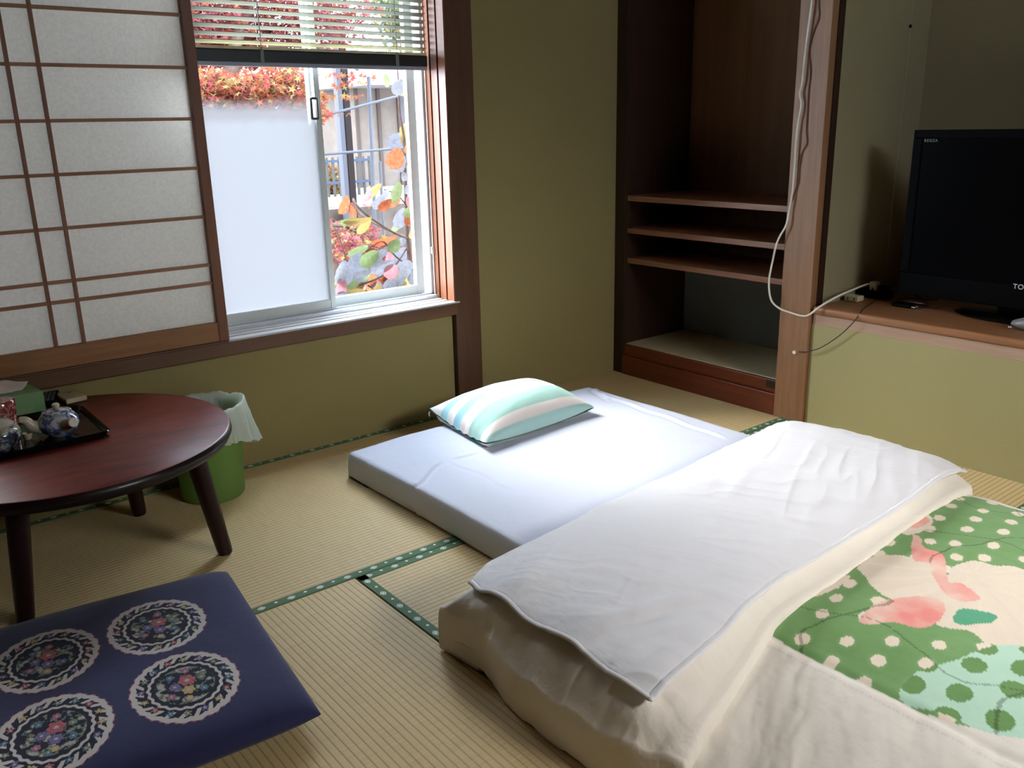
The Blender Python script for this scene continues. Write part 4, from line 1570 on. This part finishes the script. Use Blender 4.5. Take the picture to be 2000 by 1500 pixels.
# medallions
navy = np.array(lin((50, 52, 88)))
navy2 = np.array(lin((20, 22, 46)))
white_ = np.array(lin((196, 190, 186)))
CZ = np.zeros(U.shape + (3,)) + navy * (0.94 + 0.12 * fbm(WX, WY, 300, 2, 2))[..., None]
flowers = [np.array(lin(c_)) for c_ in ((176, 98, 104), (118, 104, 150), (84, 118, 140), (190, 164, 112), (120, 130, 104), (160, 104, 124))]
mcent = [tuple(at(px_, py_, 2, 0.074))[:2] for px_, py_ in ((91, 1294), (308, 1227), (363, 1344), (106, 1437))]
for mi_, (mx_, my_) in enumerate(mcent):
    dx = (WX - mx_) * ex.x + (WY - my_) * ex.y
    dy = (WX - mx_) * ey.x + (WY - my_) * ey.y
    th_ = np.arctan2(dy / 1.10, dx)
    rr_ = np.hypot(dx / 0.092, dy / 0.107)
    scal = 1.0 + 0.035 * np.abs(np.sin(th_ * 11))            # scalloped outer line
    msk = rr_ < scal
    CZ[msk] = navy2
    # thin red outline
    CZ[(rr_ > scal) & (rr_ < scal + 0.025) & (np.sin(th_ * 44) > 0)] = flowers[0]
    # outer scrolls
    CZ[msk & (rr_ > scal - 0.105)] = white_
    hooks = msk & (rr_ > 0.77) & (rr_ < 0.93) & (np.abs(np.sin(th_ * 11 + rr_ * 9)) < 0.55)
    CZ[hooks] = white_
    # inner wavy ring
    iw = 0.68 + 0.015 * np.sin(th_ * 22)
    CZ[(np.abs(rr_ - iw) < 0.030)] = white_
    # ring of little flowers
    nf = 16
    for k in range(nf):
        a = 2 * math.pi * (k + 0.5) / nf
        fx_ = dx / 0.092 - 0.815 * math.cos(a); fy_ = dy / 0.107 - 0.815 * math.sin(a)
        fr = np.hypot(fx_, fy_); fa = np.arctan2(fy_, fx_)
        pet = 0.082 * (0.8 + 0.25 * np.cos(5 * fa + k))
        CZ[fr < pet] = flowers[(k * 2 + mi_) % 5]
        CZ[(fr < pet) & (fr > pet * 0.5) & (np.cos(fa * 5 + 1) > .7)] = navy2
        CZ[fr < 0.022] = white_ * 0.8
    # middle bouquet: leaves by noise, roses with petal rings
    lf = fbm(WX, WY, 90, 60 + mi_, 3)
    inner = rr_ < 0.62
    bouq = inner & (rr_ < 0.60 + 0.0 * th_)
    CZ[bouq & (lf > 0.51) & (rr_ < 0.56)] = np.array(lin((112, 120, 100)))
    CZ[bouq & (lf > 0.63) & (rr_ < 0.56)] = white_ * 0.75
    lf2 = fbm(WX, WY, 110, 70 + mi_, 2)
    CZ[bouq & (lf2 > 0.62) & (rr_ < 0.56)] = flowers[2]
    for k, (fx0, fy0, fs, fc) in enumerate(((0.06, 0.12, 0.20, 0), (-0.20, 0.02, 0.13, 1), (0.02, -0.18, 0.15, 3 if mi_ == 2 else 1), (-0.32, -0.24, 0.10, 5), (0.34, 0.10, 0.10, 4),
                                           (0.10, 0.42, 0.10, 5), (-0.22, 0.34, 0.09, 2), (0.30, -0.26, 0.10, 2), (-0.02, -0.42, 0.09, 3))):
        fx_ = dx / 0.092 - fx0; fy_ = dy / 0.107 - fy0
        fr = np.hypot(fx_, fy_); fa = np.arctan2(fy_, fx_)
        edge_ = fs * (0.88 + 0.12 * np.cos(6 * fa + k))
        m_ = fr < edge_
        pet = 0.72 + 0.5 * np.mod(fr / fs * 2.6 + fa / (2 * np.pi) * 2, 1)
        CZ[m_] = flowers[fc][None] * pet[m_][:, None]
        CZ[m_ & (fr > edge_ * 0.90)] = navy2 * 1.2
        CZ[fr < fs * 0.22] = white_ * 0.85
topz_ = np.stack([WX, WY, zt + 0.0008 * 0], -1)
zz_bot = zb[:, ::-8][:, ::1]
bot_ = np.stack([WX, WY, zb], -1)[:, ::-1][:, 1:]
full = np.concatenate([topz_, bot_[:, ::7], bot_[:, -1:]], axis=1)
cfull = np.concatenate([CZ, np.zeros(bot_[:, ::7].shape) + navy, np.zeros(bot_[:, -1:].shape) + navy], axis=1)
m = cloth('navy_cotton', (255, 255, 255), 900, 0.25, 0.12)
ca_ = m.n('VertexColor'); ca_.layer_name = 'print'
m.set(Base_Color=ca_.outputs[0])
tag(grid_obj('floor_cushion', full, m.m, colors=cfull), 'navy blue square floor cushion with four flowered medallions', 'cushion')

# ================================================================== OUTSIDE
GZ = -0.55
def leafy(name, cols, transl=0.5):
    m = NT(name)
    oi = m.noise(m.coord(), 3.0, 2)
    n2 = m.noise(m.coord(), 60, 2)
    c = m.ramp(m.math('ADD', m.math('MULTIPLY', oi, 0.5), m.math('MULTIPLY', n2, 0.5)), [(0.36 + 0.28 * k / (len(cols) - 1), L4(c_)) for k, c_ in enumerate(cols)])
    c = m.mix(1.0, c, (0.50, 0.50, 0.52, 1), 'MULTIPLY')
    df = m.n('BsdfDiffuse'); tl = m.n('BsdfTranslucent')
    m.l(c, df.inputs[0]); m.l(c, tl.inputs[0])
    mx = m.n('MixShader'); mx.inputs[0].default_value = transl
    m.l(df.outputs[0], mx.inputs[1]); m.l(tl.outputs[0], mx.inputs[2]); m.l(mx.outputs[0], m.o.inputs['Surface'])
    return m.m


m = NT('leaf_strewn_ground')
f = m.noise(m.coord(), 5, 5, 0.7); f2 = m.noise(m.coord(), 26, 3, 0.7)
c = m.ramp(f, [(0.35, L4((60, 58, 56))), (0.55, L4((86, 82, 78)))])
c = m.mix(m.ramp(f2, [(0.50, (0, 0, 0, 1)), (0.56, (1, 1, 1, 1))]), c, L4((140, 84, 78)))
m.set(Base_Color=c, Roughness=0.9)
struct(bx('ground', (-8, 14, 0.17, 24, GZ - 0.3, GZ), m.m), 'garden ground strewn with fallen leaves')


def ow(px, py, y):
    return at(px, py, 1, y)


# white house with eave
M['render'] = plain('white_render', (176, 174, 172), 0.9, var=0.05)
M['brownp'] = plain('taupe_board', spec=0.04, c=(92, 84, 78), rough=0.8, var=0.1)
M['steel'] = plain('dark_steel', (28, 23, 23), 0.6, spec=0.04)
M['steelg'] = plain('grey_steel', (62, 64, 70), 0.5, spec=0.04)
M['stone'] = plain('stone', spec=0.04, c=(66, 60, 55), rough=0.9, var=0.3, vscale=6, bump=0.5, bscale=30)
M['conc'] = plain('pale_concrete', spec=0.04, c=(122, 119, 115), rough=0.9, var=0.08, vscale=3)
g1, g2 = ow(690, 180, 8.6), ow(836, 180, 8.6)
hs = thing('white_house', 'white rendered house seen through the window beyond the garden', 'house', (ow(640, 300, 11.2).x, 11.3, GZ))
a, b = ow(560, 300, 11.2), ow(700, 300, 11.2)
bx('house_wall', (a.x - 3, min(b.x, g1.x - 0.4), 11.2, 13, GZ, 3.6), M['render'], hs)
bm = bmesh.new()
p = ow(652, 190, 11.15)
box(bm, p.x - 0.2, p.x + 0.14, 11.16, 11.2, p.z - 0.3, p.z + 0.3)
obj('house_window', bm, plain('window_dark', (130, 140, 156), 0.2), hs, smooth=False)
bx('house_roof', (a.x - 3.3, min(b.x, g1.x - 0.35), 10.7, 13.3, 3.6, 3.75), plain('roof_grey', (120, 124, 132), 0.7), hs)
adopt(hs)
g1, g2 = ow(690, 180, 8.6), ow(836, 180, 8.6)
gr = thing('garage', 'pale garage with overhanging canopy seen through the right pane', 'building', (g1.x, 8.7, GZ))
bx('canopy', (g1.x - 0.3, g2.x + 3, 7.6, 11, g1.z + 0.05, g1.z + 0.30), plain('canopy_white', (124, 124, 128), 0.8), gr)
bx('garage_wall', (g1.x, g1.x + 0.75, 8.6, 11, GZ, g1.z + 0.05), M['brownp'], gr)
bx('garage_wall', (g1.x + 0.75, g2.x + 3, 9.2, 9.4, GZ, g1.z + 0.05), plain('garage_shutter', spec=0.04, c=(106, 104, 110), rough=0.7, var=0.06), gr)
boxes('corner_board', [(g1.x + k, g1.x + k + 0.05, 8.57, 8.6, GZ, g1.z + 0.05) for k in (0.0, 0.35, 0.68)], plain('board_dark', spec=0.04, c=(66, 58, 54), rough=0.8), gr)
for (xa, ya), (xb, yb_) in (((760, 190), (722, 300)), ((800, 235), (720, 300)), ((722, 190), (716, 300)), ((812, 190), (806, 300))):
    bm = bmesh.new()
    tube(bm, [ow(xa, ya, 8.9), ow(xb, yb_, 8.9)], 0.02, 6)
    obj('brace', bm, M['render'], gr)
adopt(gr)
# low retaining wall and bright paving behind it
w1 = ow(640, 410, 5.6); w2 = ow(840, 405, 5.6)
struct(bx('wall_garden', (w1.x - 3, w2.x + 2, 5.6, 6.0, GZ, w1.z), M['stone']), 'low stone garden wall')
struct(bx('terrace', (w1.x - 3, w2.x + 2, 6.0, 9.2, GZ, w1.z - 0.02), M['conc']), 'pale paved terrace above the garden wall')
# post
pA = ow(680, 300, 5.48)
t = thing('steel_post', 'dark upright post standing in the garden outside', 'post', (pA.x, 5.48, GZ))
bx('post_body', (pA.x - 0.035, pA.x + 0.035, 5.43, 5.53, GZ, 2.1), M['steel'], t, 0.004)
bx('post_lit_side', (pA.x - 0.085, pA.x - 0.036, 5.44, 5.53, GZ, 2.1), M['steelg'], t, 0.004)  # lit side of the post put in as a lighter grey
adopt(t)
# handrails / wires
for i, (p, q, lab) in enumerate((((560, 245), (800, 182), 'upper grey wire sloping past the garden post'), ((560, 307), (800, 288), 'lower grey wire sloping past the garden post'))):
    bm = bmesh.new()
    tube(bm, [ow(*p, 4.8), ow(*q, 4.8)], 0.012, 8)
    tag(obj('wire', bm, M['steelg']), lab, 'wire')
for i, (x_, lab) in enumerate(((724, 'thin grey pole standing left of the leafy shrub'), (742, 'thin grey pole close behind the leafy shrub'))):
    bm = bmesh.new()
    pp = ow(x_, 350, 4.9)
    if i == 0:
        tube(bm, [(pp.x, 4.9, GZ), ow(x_ - 4, 150, 4.9)], 0.018, 8)
    else:
        tube(bm, [(pp.x, 4.9, GZ), ow(x_, 315, 4.9)], 0.014, 8)
    tag(obj('garden_pole', bm, M['steelg']), lab, 'pole')
# railing
r1, r2 = ow(638, 335, 7.4), ow(722, 335, 7.4)
rt, rb = ow(680, 316, 7.4).z, ow(680, 358, 7.4).z
t = thing('railing', 'dark vertical-bar railing on the terrace outside', 'railing', ((r1.x + r2.x) / 2, 7.4, w1.z - 0.02))
boxes('rail', [(r1.x - 1.5, r2.x, 7.38, 7.42, rt, rt + 0.03), (r1.x - 1.5, r2.x, 7.38, 7.42, rb, rb + 0.03)], plain('rail_blue', (46, 54, 70), 0.5, spec=0.04), t)
k = r2.x
while k > r1.x - 1.5:
    bx('baluster', (k - 0.012, k + 0.012, 7.385, 7.415, w1.z - 0.02, rt + 0.06), plain('bal_grey', (56, 54, 52), 0.5, spec=0.04), t)
    k -= 0.085
adopt(t)


def leaf_cloud(name, cen_list, n, size, mats, parent, star=False, seed=1, flat=0.5):
    """foliage mesh: folded leaves scattered through blobs"""
    rg = random.Random(seed)
    verts, faces, mi = [], [], []
    for _ in range(n):
        c, rad = rg.choices(cen_list, weights=[q_[1][0] ** 2 for q_ in cen_list])[0]
        while True:
            p = Vector((rg.uniform(-1, 1), rg.uniform(-1, 1), rg.uniform(-1, 1)))
            if p.length < 1:
                break
        p = Vector((c[0] + p.x * rad[0], c[1] + p.y * rad[1], c[2] + p.z * rad[2]))
        q = Matrix.Rotation(rg.uniform(0, 6.3), 3, 'Z') @ Matrix.Rotation(rg.gauss(0, flat), 3, 'X') @ Matrix.Rotation(rg.gauss(0, flat), 3, 'Y')
        s = size * rg.uniform(0.6, 1.3)
        i0 = len(verts)
        if star:
            pts = []
            for k_ in range(10):
                a_ = math.pi * 2 * k_ / 10
                r_ = 1.0 if k_ % 2 == 0 else 0.35
                pts.append((r_ * math.cos(a_), r_ * math.sin(a_), -0.12 * r_))
        else:
            pts = [(-1, 0, -0.1), (-0.45, 0.42, 0.05), (0.35, 0.38, 0.05), (1.1, 0, -0.15), (0.35, -0.38, 0.05), (-0.45, -0.42, 0.05)]
        for x_, y_, z_ in pts:
            v_ = q @ Vector((x_ * s, y_ * s, z_ * s))
            verts.append(tuple(p + v_))
        faces.append(tuple(range(i0, i0 + len(pts))))
        mi.append(rg.randrange(len(mats)))
    me = bpy.data.meshes.new(name)
    me.from_pydata(verts, [], faces)
    for x_ in mats:
        me.materials.append(x_)
    me.polygons.foreach_set('material_index', mi)
    me.update()
    o_ = bpy.data.objects.new(name, me)
    col.objects.link(o_)
    o_.parent = parent
    return o_


M['m_red'] = leafy('maple_red', ((120, 48, 50), (150, 72, 74), (164, 96, 96)), 0.5)
M['m_or'] = leafy('maple_orange', ((150, 78, 56), (160, 94, 64), (166, 112, 82)), 0.5)
M['m_pk'] = leafy('maple_pink', ((150, 84, 88), (160, 106, 106)), 0.5)
M['m_gr'] = leafy('leaf_green', ((96, 112, 76), (122, 134, 98)), 0.5)
M['m_ye'] = leafy('leaf_yellow', ((144, 122, 72), (152, 138, 96)), 0.5)
M['m_pale'] = leafy('leaf_pale', ((108, 112, 122), (136, 138, 146)), 0.25)
M['m_dark'] = leafy('leaf_shade', ((40, 50, 56), (62, 74, 76)), 0.2)  # shade inside the shrub put into the leaf colour
M['m_pink'] = leafy('leaf_pink', ((150, 98, 106), (158, 122, 124)), 0.5)
M['bark'] = plain('bark', spec=0.04, c=(66, 54, 48), rough=0.9, var=0.3, vscale=20)

# red maple beyond the frosted pane
mp = thing('red_maple', 'red and orange maple tree filling the upper window', 'tree', (ow(420, 200, 4.6).x, 4.9, GZ))
bl_ = []
for px_, py_, yy_, r_ in ((400, 60, 5.2, .55), (470, 40, 5.2, .6), (540, 60, 5.2, .6), (620, 40, 4.8, .38), (665, 45, 4.7, .25), (440, 10, 5.2, .6), (560, 0, 5.0, .5), (650, -10, 4.7, .38), (360, 80, 5.2, .5), (705, 30, 4.6, .12), (300, 60, 5.2, .6)):
    p = ow(px_, py_, yy_)
    bl_.append(((p.x, p.y, p.z), (r_, .4, r_ * 0.7)))
leaf_cloud('foliage', bl_, 9000, 0.035, [M['m_red'], M['m_pk'], M['m_red'], M['m_pk'], M['m_or']], mp, True, 3, 0.7)
bl2 = []
for px_, py_, yy_, r_ in ((400, 165, 4.2, .22), (440, 185, 4.2, .26), (490, 180, 4.2, .28), (540, 175, 4.2, .24), (590, 195, 4.2, .16), (380, 190, 4.2, .24), (560, 150, 4.3, .22), (470, 200, 4.2, .2), (340, 180, 4.2, .3), (400, 240, 4.3, .26), (460, 250, 4.3, .26), (520, 245, 4.3, .26), (400, 215, 4.25, .2), (450, 218, 4.25, .22), (500, 216, 4.25, .22), (550, 218, 4.25, .22), (595, 222, 4.25, .18), (575, 240, 4.3, .2), (420, 300, 4.4, .26), (500, 300, 4.4, .26), (560, 300, 4.4, .24), (655, 148, 4.3, .05), (705, 150, 4.3, .04), (678, 165, 4.3, .05), (682, 190, 4.3, .04), (650, 190, 4.3, .03), (656, 225, 4.3, .03)):  # lowest blobs added to hide the bright background behind the frosting
    p = ow(px_, py_, yy_)
    bl2.append(((p.x, p.y, p.z), (r_, .35, r_ * 0.55)))
o = leaf_cloud('foliage', bl2, 9000, 0.034, [M['m_or'], M['m_or'], M['m_or'], M['m_red'], M['m_ye']], mp, True, 5, 0.7)
o['label'] = 'orange lower boughs, the lowest added to cover the bright background'
bm = bmesh.new()
tc_ = ow(430, 300, 4.9)
tube(bm, spline([(tc_.x, 4.9, GZ), (tc_.x + 0.05, 4.9, 0.3), ow(450, 150, 4.9), ow(480, 30, 5.0), ow(520, -60, 5.1)], 5), [0.10 - 0.0035 * k for k in range(21)], 10)
tube(bm, spline([ow(452, 140, 4.9), ow(540, 90, 4.9), ow(640, 100, 4.7), ow(700, 135, 4.5)], 4), 0.02, 8)
tube(bm, spline([ow(450, 170, 4.9), ow(520, 165, 4.5), ow(600, 185, 4.3)], 4), 0.018, 8)
obj('trunk', bm, M['bark'], mp)
adopt(mp)
# green tree at upper right
gt = thing('green_tree', 'green leafy tree behind the blind at upper right', 'tree', (ow(790, 100, 6.6).x, 6.6, GZ))
bl3 = []
for px_, py_, r_ in ((770, 20, .30), (800, 50, .26), (790, 90, .2), (820, 10, .3), (750, -10, .3), (815, 85, .15)):
    p = ow(px_, py_, 6.6)
    bl3.append(((p.x, p.y, p.z), (r_, .4, r_)))
leaf_cloud('foliage', bl3, 1400, 0.045, [M['m_gr'], M['m_gr'], M['m_ye']], gt, False, 6, 0.8)
bm = bmesh.new()
pp = ow(800, 100, 6.6)
tube(bm, [(pp.x, 6.6, GZ), (pp.x, 6.6, pp.z), (pp.x - .05, 6.6, pp.z + .8)], [0.06, 0.045, 0.02], 8)
obj('trunk', bm, M['bark'], gt)
adopt(gt)
# yellow shrub behind the railing
ys = thing('yellow_shrub', 'yellow shrub growing behind the railing', 'shrub', (ow(652, 345, 7.9).x, 7.9, w1.z - 0.02))
p = ow(650, 342, 7.9)
leaf_cloud('foliage', [((p.x - .1, p.y, p.z - .1), (.35, .2, .28))], 900, 0.04, [M['m_ye'], M['m_or'], M['m_ye']], ys, False, 8, 0.8)
bm = bmesh.new()
tube(bm, [(p.x - .1, p.y, w1.z - .02), (p.x - .1, p.y, p.z)], 0.012, 6)
obj('stem', bm, M['bark'], ys)
adopt(ys)
# fallen red leaves and low maple scrub in front of the stone wall
sb = thing('low_maple', 'low red-leaved maple spreading before the stone wall', 'shrub', (ow(720, 500, 3.6).x, 3.6, GZ))
bl4 = []
for px_, py_, yy_, r_ in ((670, 470, 3.4, .20), (720, 480, 3.5, .22), (770, 500, 3.5, .2), (660, 500, 3.2, .18), (820, 510, 3.6, .16), (700, 450, 3.6, .14), (660, 440, 3.6, .12), (690, 400, 3.6, .05)):
    p = ow(px_, py_, yy_)
    bl4.append(((p.x, p.y, p.z), (r_, .25, r_ * 0.35)))
leaf_cloud('foliage', bl4, 1500, 0.03, [M['m_red'], M['m_pk'], M['m_or'], M['m_pk'], M['m_ye']], sb, True, 9, 0.5)
bm = bmesh.new()
p = ow(720, 540, 3.6)
tube(bm, spline([(p.x, 3.6, GZ), ow(740, 520, 3.5), ow(690, 450, 3.5), ow(650, 440, 3.4)], 4), 0.014, 6)
tube(bm, spline([(p.x, 3.6, GZ), ow(730, 500, 3.5), ow(790, 470, 3.6)], 4), 0.012, 6)
tube(bm, spline([ow(790, 462, 3.3), ow(740, 440, 3.3), ow(700, 415, 3.4), ow(690, 390, 3.4)], 4), 0.010, 6)
obj('stem', bm, M['bark'], sb)
adopt(sb)

# big-leaved shrub just outside the right pane
sh_ = thing('leafy_shrub', 'shrub with large orange, yellow and grey-backed leaves just outside the glass', 'shrub', (ow(812, 600, 1.15).x, 1.15, GZ))
Y1_ = 1.15
bm = bmesh.new()
main = [ow(824, 700, Y1_), ow(818, 600, Y1_), ow(803, 530, Y1_), ow(797, 470, Y1_), ow(794, 410, Y1_), ow(791, 330, Y1_), ow(789, 270, Y1_), ow(780, 215, Y1_), ow(778, 160, Y1_), ow(776, 130, Y1_)]
main = [(main[0].x, Y1_, GZ)] + main
tube(bm, spline(main, 5), [0.017 - 0.0148 * k / 50 for k in range(51)], 8)
for br, r_ in ((((795, 465), (770, 455), (730, 430), (700, 405), (690, 388)), .005), (((806, 540), (815, 490), (822, 420), (826, 380)), .004), (((800, 520), (772, 500), (745, 470), (715, 490)), .004),
               (((797, 480), (770, 520), (735, 545), (690, 560)), .005), (((812, 570), (770, 565), (745, 572), (715, 555)), .004), (((791, 330), (800, 300), (812, 270), (812, 250)), .003),
               (((818, 600), (790, 590), (745, 600), (700, 590)), .005), (((793, 400), (775, 380), (750, 370)), .003), (((690, 560), (665, 470), (650, 440)), .003)):
    tube(bm, spline([ow(x_, y_, Y1_ + random.uniform(-.06, .04)) for x_, y_ in br], 4), r_, 6)
obj('stem', bm, plain('shrub_bark', spec=0.04, c=(62, 52, 50), rough=0.9, var=0.2, vscale=40), sh_)
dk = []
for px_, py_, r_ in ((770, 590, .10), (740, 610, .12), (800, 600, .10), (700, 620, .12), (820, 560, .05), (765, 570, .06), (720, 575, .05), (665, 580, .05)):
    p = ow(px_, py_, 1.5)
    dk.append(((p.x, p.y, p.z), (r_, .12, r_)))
o = leaf_cloud('gap_shade_foliage', dk, 500, 0.035, [M['m_dark']], sh_, False, 12, 0.9)  # dark leaves added to stand for the shadowed gaps
o['label'] = 'dark leaves added as shadowed gaps low inside the shrub'
# individual large leaves: px, py, half length px, half width px, tilt deg, material
big = [
    (778, 170, 16, 12, 60, 'm_pale'), (792, 165, 22, 12, 80, 'm_ye'), (812, 150, 18, 9, 95, 'm_gr'), (755, 158, 14, 6, 110, 'm_gr'),
    (774, 275, 22, 15, 20, 'm_pale'), (795, 268, 26, 16, 100, 'm_ye'), (805, 285, 20, 10, 110, 'm_or'),
    (772, 310, 22, 17, 70, 'm_or'), (780, 318, 20, 14, 70, 'm_pale'), (806, 312, 20, 13, 80, 'm_or'), (812, 335, 16, 14, 0, 'm_or'), (803, 350, 20, 12, 80, 'm_pink'),
    (805, 370, 16, 12, 20, 'm_pale'), (745, 385, 26, 11, 45, 'm_pale'), (728, 375, 24, 8, 40, 'm_ye'), (775, 375, 24, 10, 60, 'm_gr'),
    (782, 425, 22, 16, 50, 'm_pale'), (796, 430, 14, 8, 110, 'm_or'), (803, 412, 18, 11, 20, 'm_gr'),
    (672, 400, 20, 13, 60, 'm_or'), (688, 415, 16, 8, 100, 'm_or'), (700, 432, 30, 7, 5, 'm_ye'), (712, 440, 22, 9, 50, 'm_ye'), (682, 432, 20, 7, 10, 'm_gr'),
    (735, 500, 30, 12, 20, 'm_pale'), (752, 470, 30, 9, 10, 'm_or'), (700, 490, 24, 8, 20, 'm_gr'),
    (672, 535, 26, 16, 80, 'm_pale'), (695, 525, 32, 20, 70, 'm_pale'), (722, 505, 24, 14, 30, 'm_gr'), (745, 520, 30, 14, 10, 'm_pale'), (782, 500, 24, 14, 40, 'm_pale'),
    (665, 565, 26, 12, 80, 'm_pink'), (658, 560, 20, 10, 80, 'm_gr'), (685, 555, 16, 10, 0, 'm_gr'),
    (724, 556, 24, 18, 80, 'm_or'), (754, 548, 12, 11, 0, 'm_or'), (765, 530, 18, 14, 20, 'm_pink'), (748, 528, 18, 14, 60, 'm_pale'), (792, 522, 18, 15, 20, 'm_pale'),
    (782, 560, 16, 14, 30, 'm_ye'), (805, 568, 26, 17, 0, 'm_gr'), (812, 552, 28, 12, -20, 'm_ye'), (790, 578, 12, 10, 0, 'm_or'), (820, 580, 16, 10, 10, 'm_or'),
    (695, 565, 24, 10, 30, 'm_ye'), (705, 590, 26, 16, 60, 'm_gr'), (680, 600, 28, 20, 60, 'm_pale'), (716, 600, 20, 12, 90, 'm_gr'), (700, 575, 18, 12, 0, 'm_ye'),
    (660, 590, 20, 14, 60, 'm_pale'), (740, 590, 22, 14, 30, 'm_pale'), (760, 585, 24, 12, 0, 'm_gr'), (650, 620, 24, 14, 50, 'm_pale'),
]
rg = random.Random(11)
for _ in range(34):
    px_ = rg.uniform(655, 825)
    big.append((px_, rg.uniform(530, 612), rg.uniform(12, 24), rg.uniform(9, 15), rg.uniform(0, 100), rg.choice(['m_pale', 'm_pale', 'm_pale', 'm_gr', 'm_ye', 'm_or'])))
for px_, py_ in ((800, 285), (812, 300), (790, 345), (815, 360), (768, 395), (800, 395), (812, 405), (775, 440), (808, 450), (786, 470), (770, 480), (812, 490), (760, 505), (810, 540), (718, 380), (752, 400), (735, 400), (820, 250), (816, 210), (805, 180)):
    big.append((px_, py_, rg.uniform(10, 19), rg.uniform(7, 12), rg.uniform(0, 120), rg.choice(['m_pale', 'm_gr', 'm_ye', 'm_or', 'm_or', 'm_pink'])))
verts, faces, mi = [], [], []
mats = ['m_pale', 'm_ye', 'm_gr', 'm_or', 'm_pink']
for px_, py_, a_, b_, tilt, mn in big:
    c_ = ow(px_, py_, Y1_ + rg.uniform(-0.10, 0.06))
    k_ = (c_ - CAM).length / FPX
    a_ *= k_; b_ *= k_
    q = Matrix.Rotation(R(-8), 3, 'Z') @ Matrix.Rotation(R(rg.uniform(-25, 25)), 3, 'X') @ Matrix.Rotation(R(-tilt), 3, 'Y') @ Matrix.Rotation(R(rg.uniform(-25, 25)), 3, 'X')
    i0 = len(verts)
    N = 9
    for i in range(N):
        t_ = i / (N - 1)
        w_ = b_ * math.sin(math.pi * min(t_ ** 0.8, 1)) ** 0.55 if 0 < t_ < 1 else 0.0002
        xx = -a_ + 2 * a_ * t_
        for s_ in (-1, 0, 1):
            verts.append(tuple(c_ + q @ Vector((xx, -abs(s_) * w_ * 0.25 + 0.15 * a_ * (2 * t_ - 1) ** 2, s_ * w_))))
    for i in range(N - 1):
        for s_ in (0, 1):
            faces.append((i0 + i * 3 + s_, i0 + i * 3 + s_ + 1, i0 + (i + 1) * 3 + s_ + 1, i0 + (i + 1) * 3 + s_))
            mi.append(mats.index(mn))
me = bpy.data.meshes.new('foliage')
me.from_pydata(verts, [], faces)
for x_ in mats:
    me.materials.append(M[x_])
me.polygons.foreach_set('material_index', mi)
me.polygons.foreach_set('use_smooth', [True] * len(me.polygons))
me.update()
o = bpy.data.objects.new('foliage', me)
col.objects.link(o)
o.parent = sh_
adopt(sh_)
bpy.context.view_layer.update()
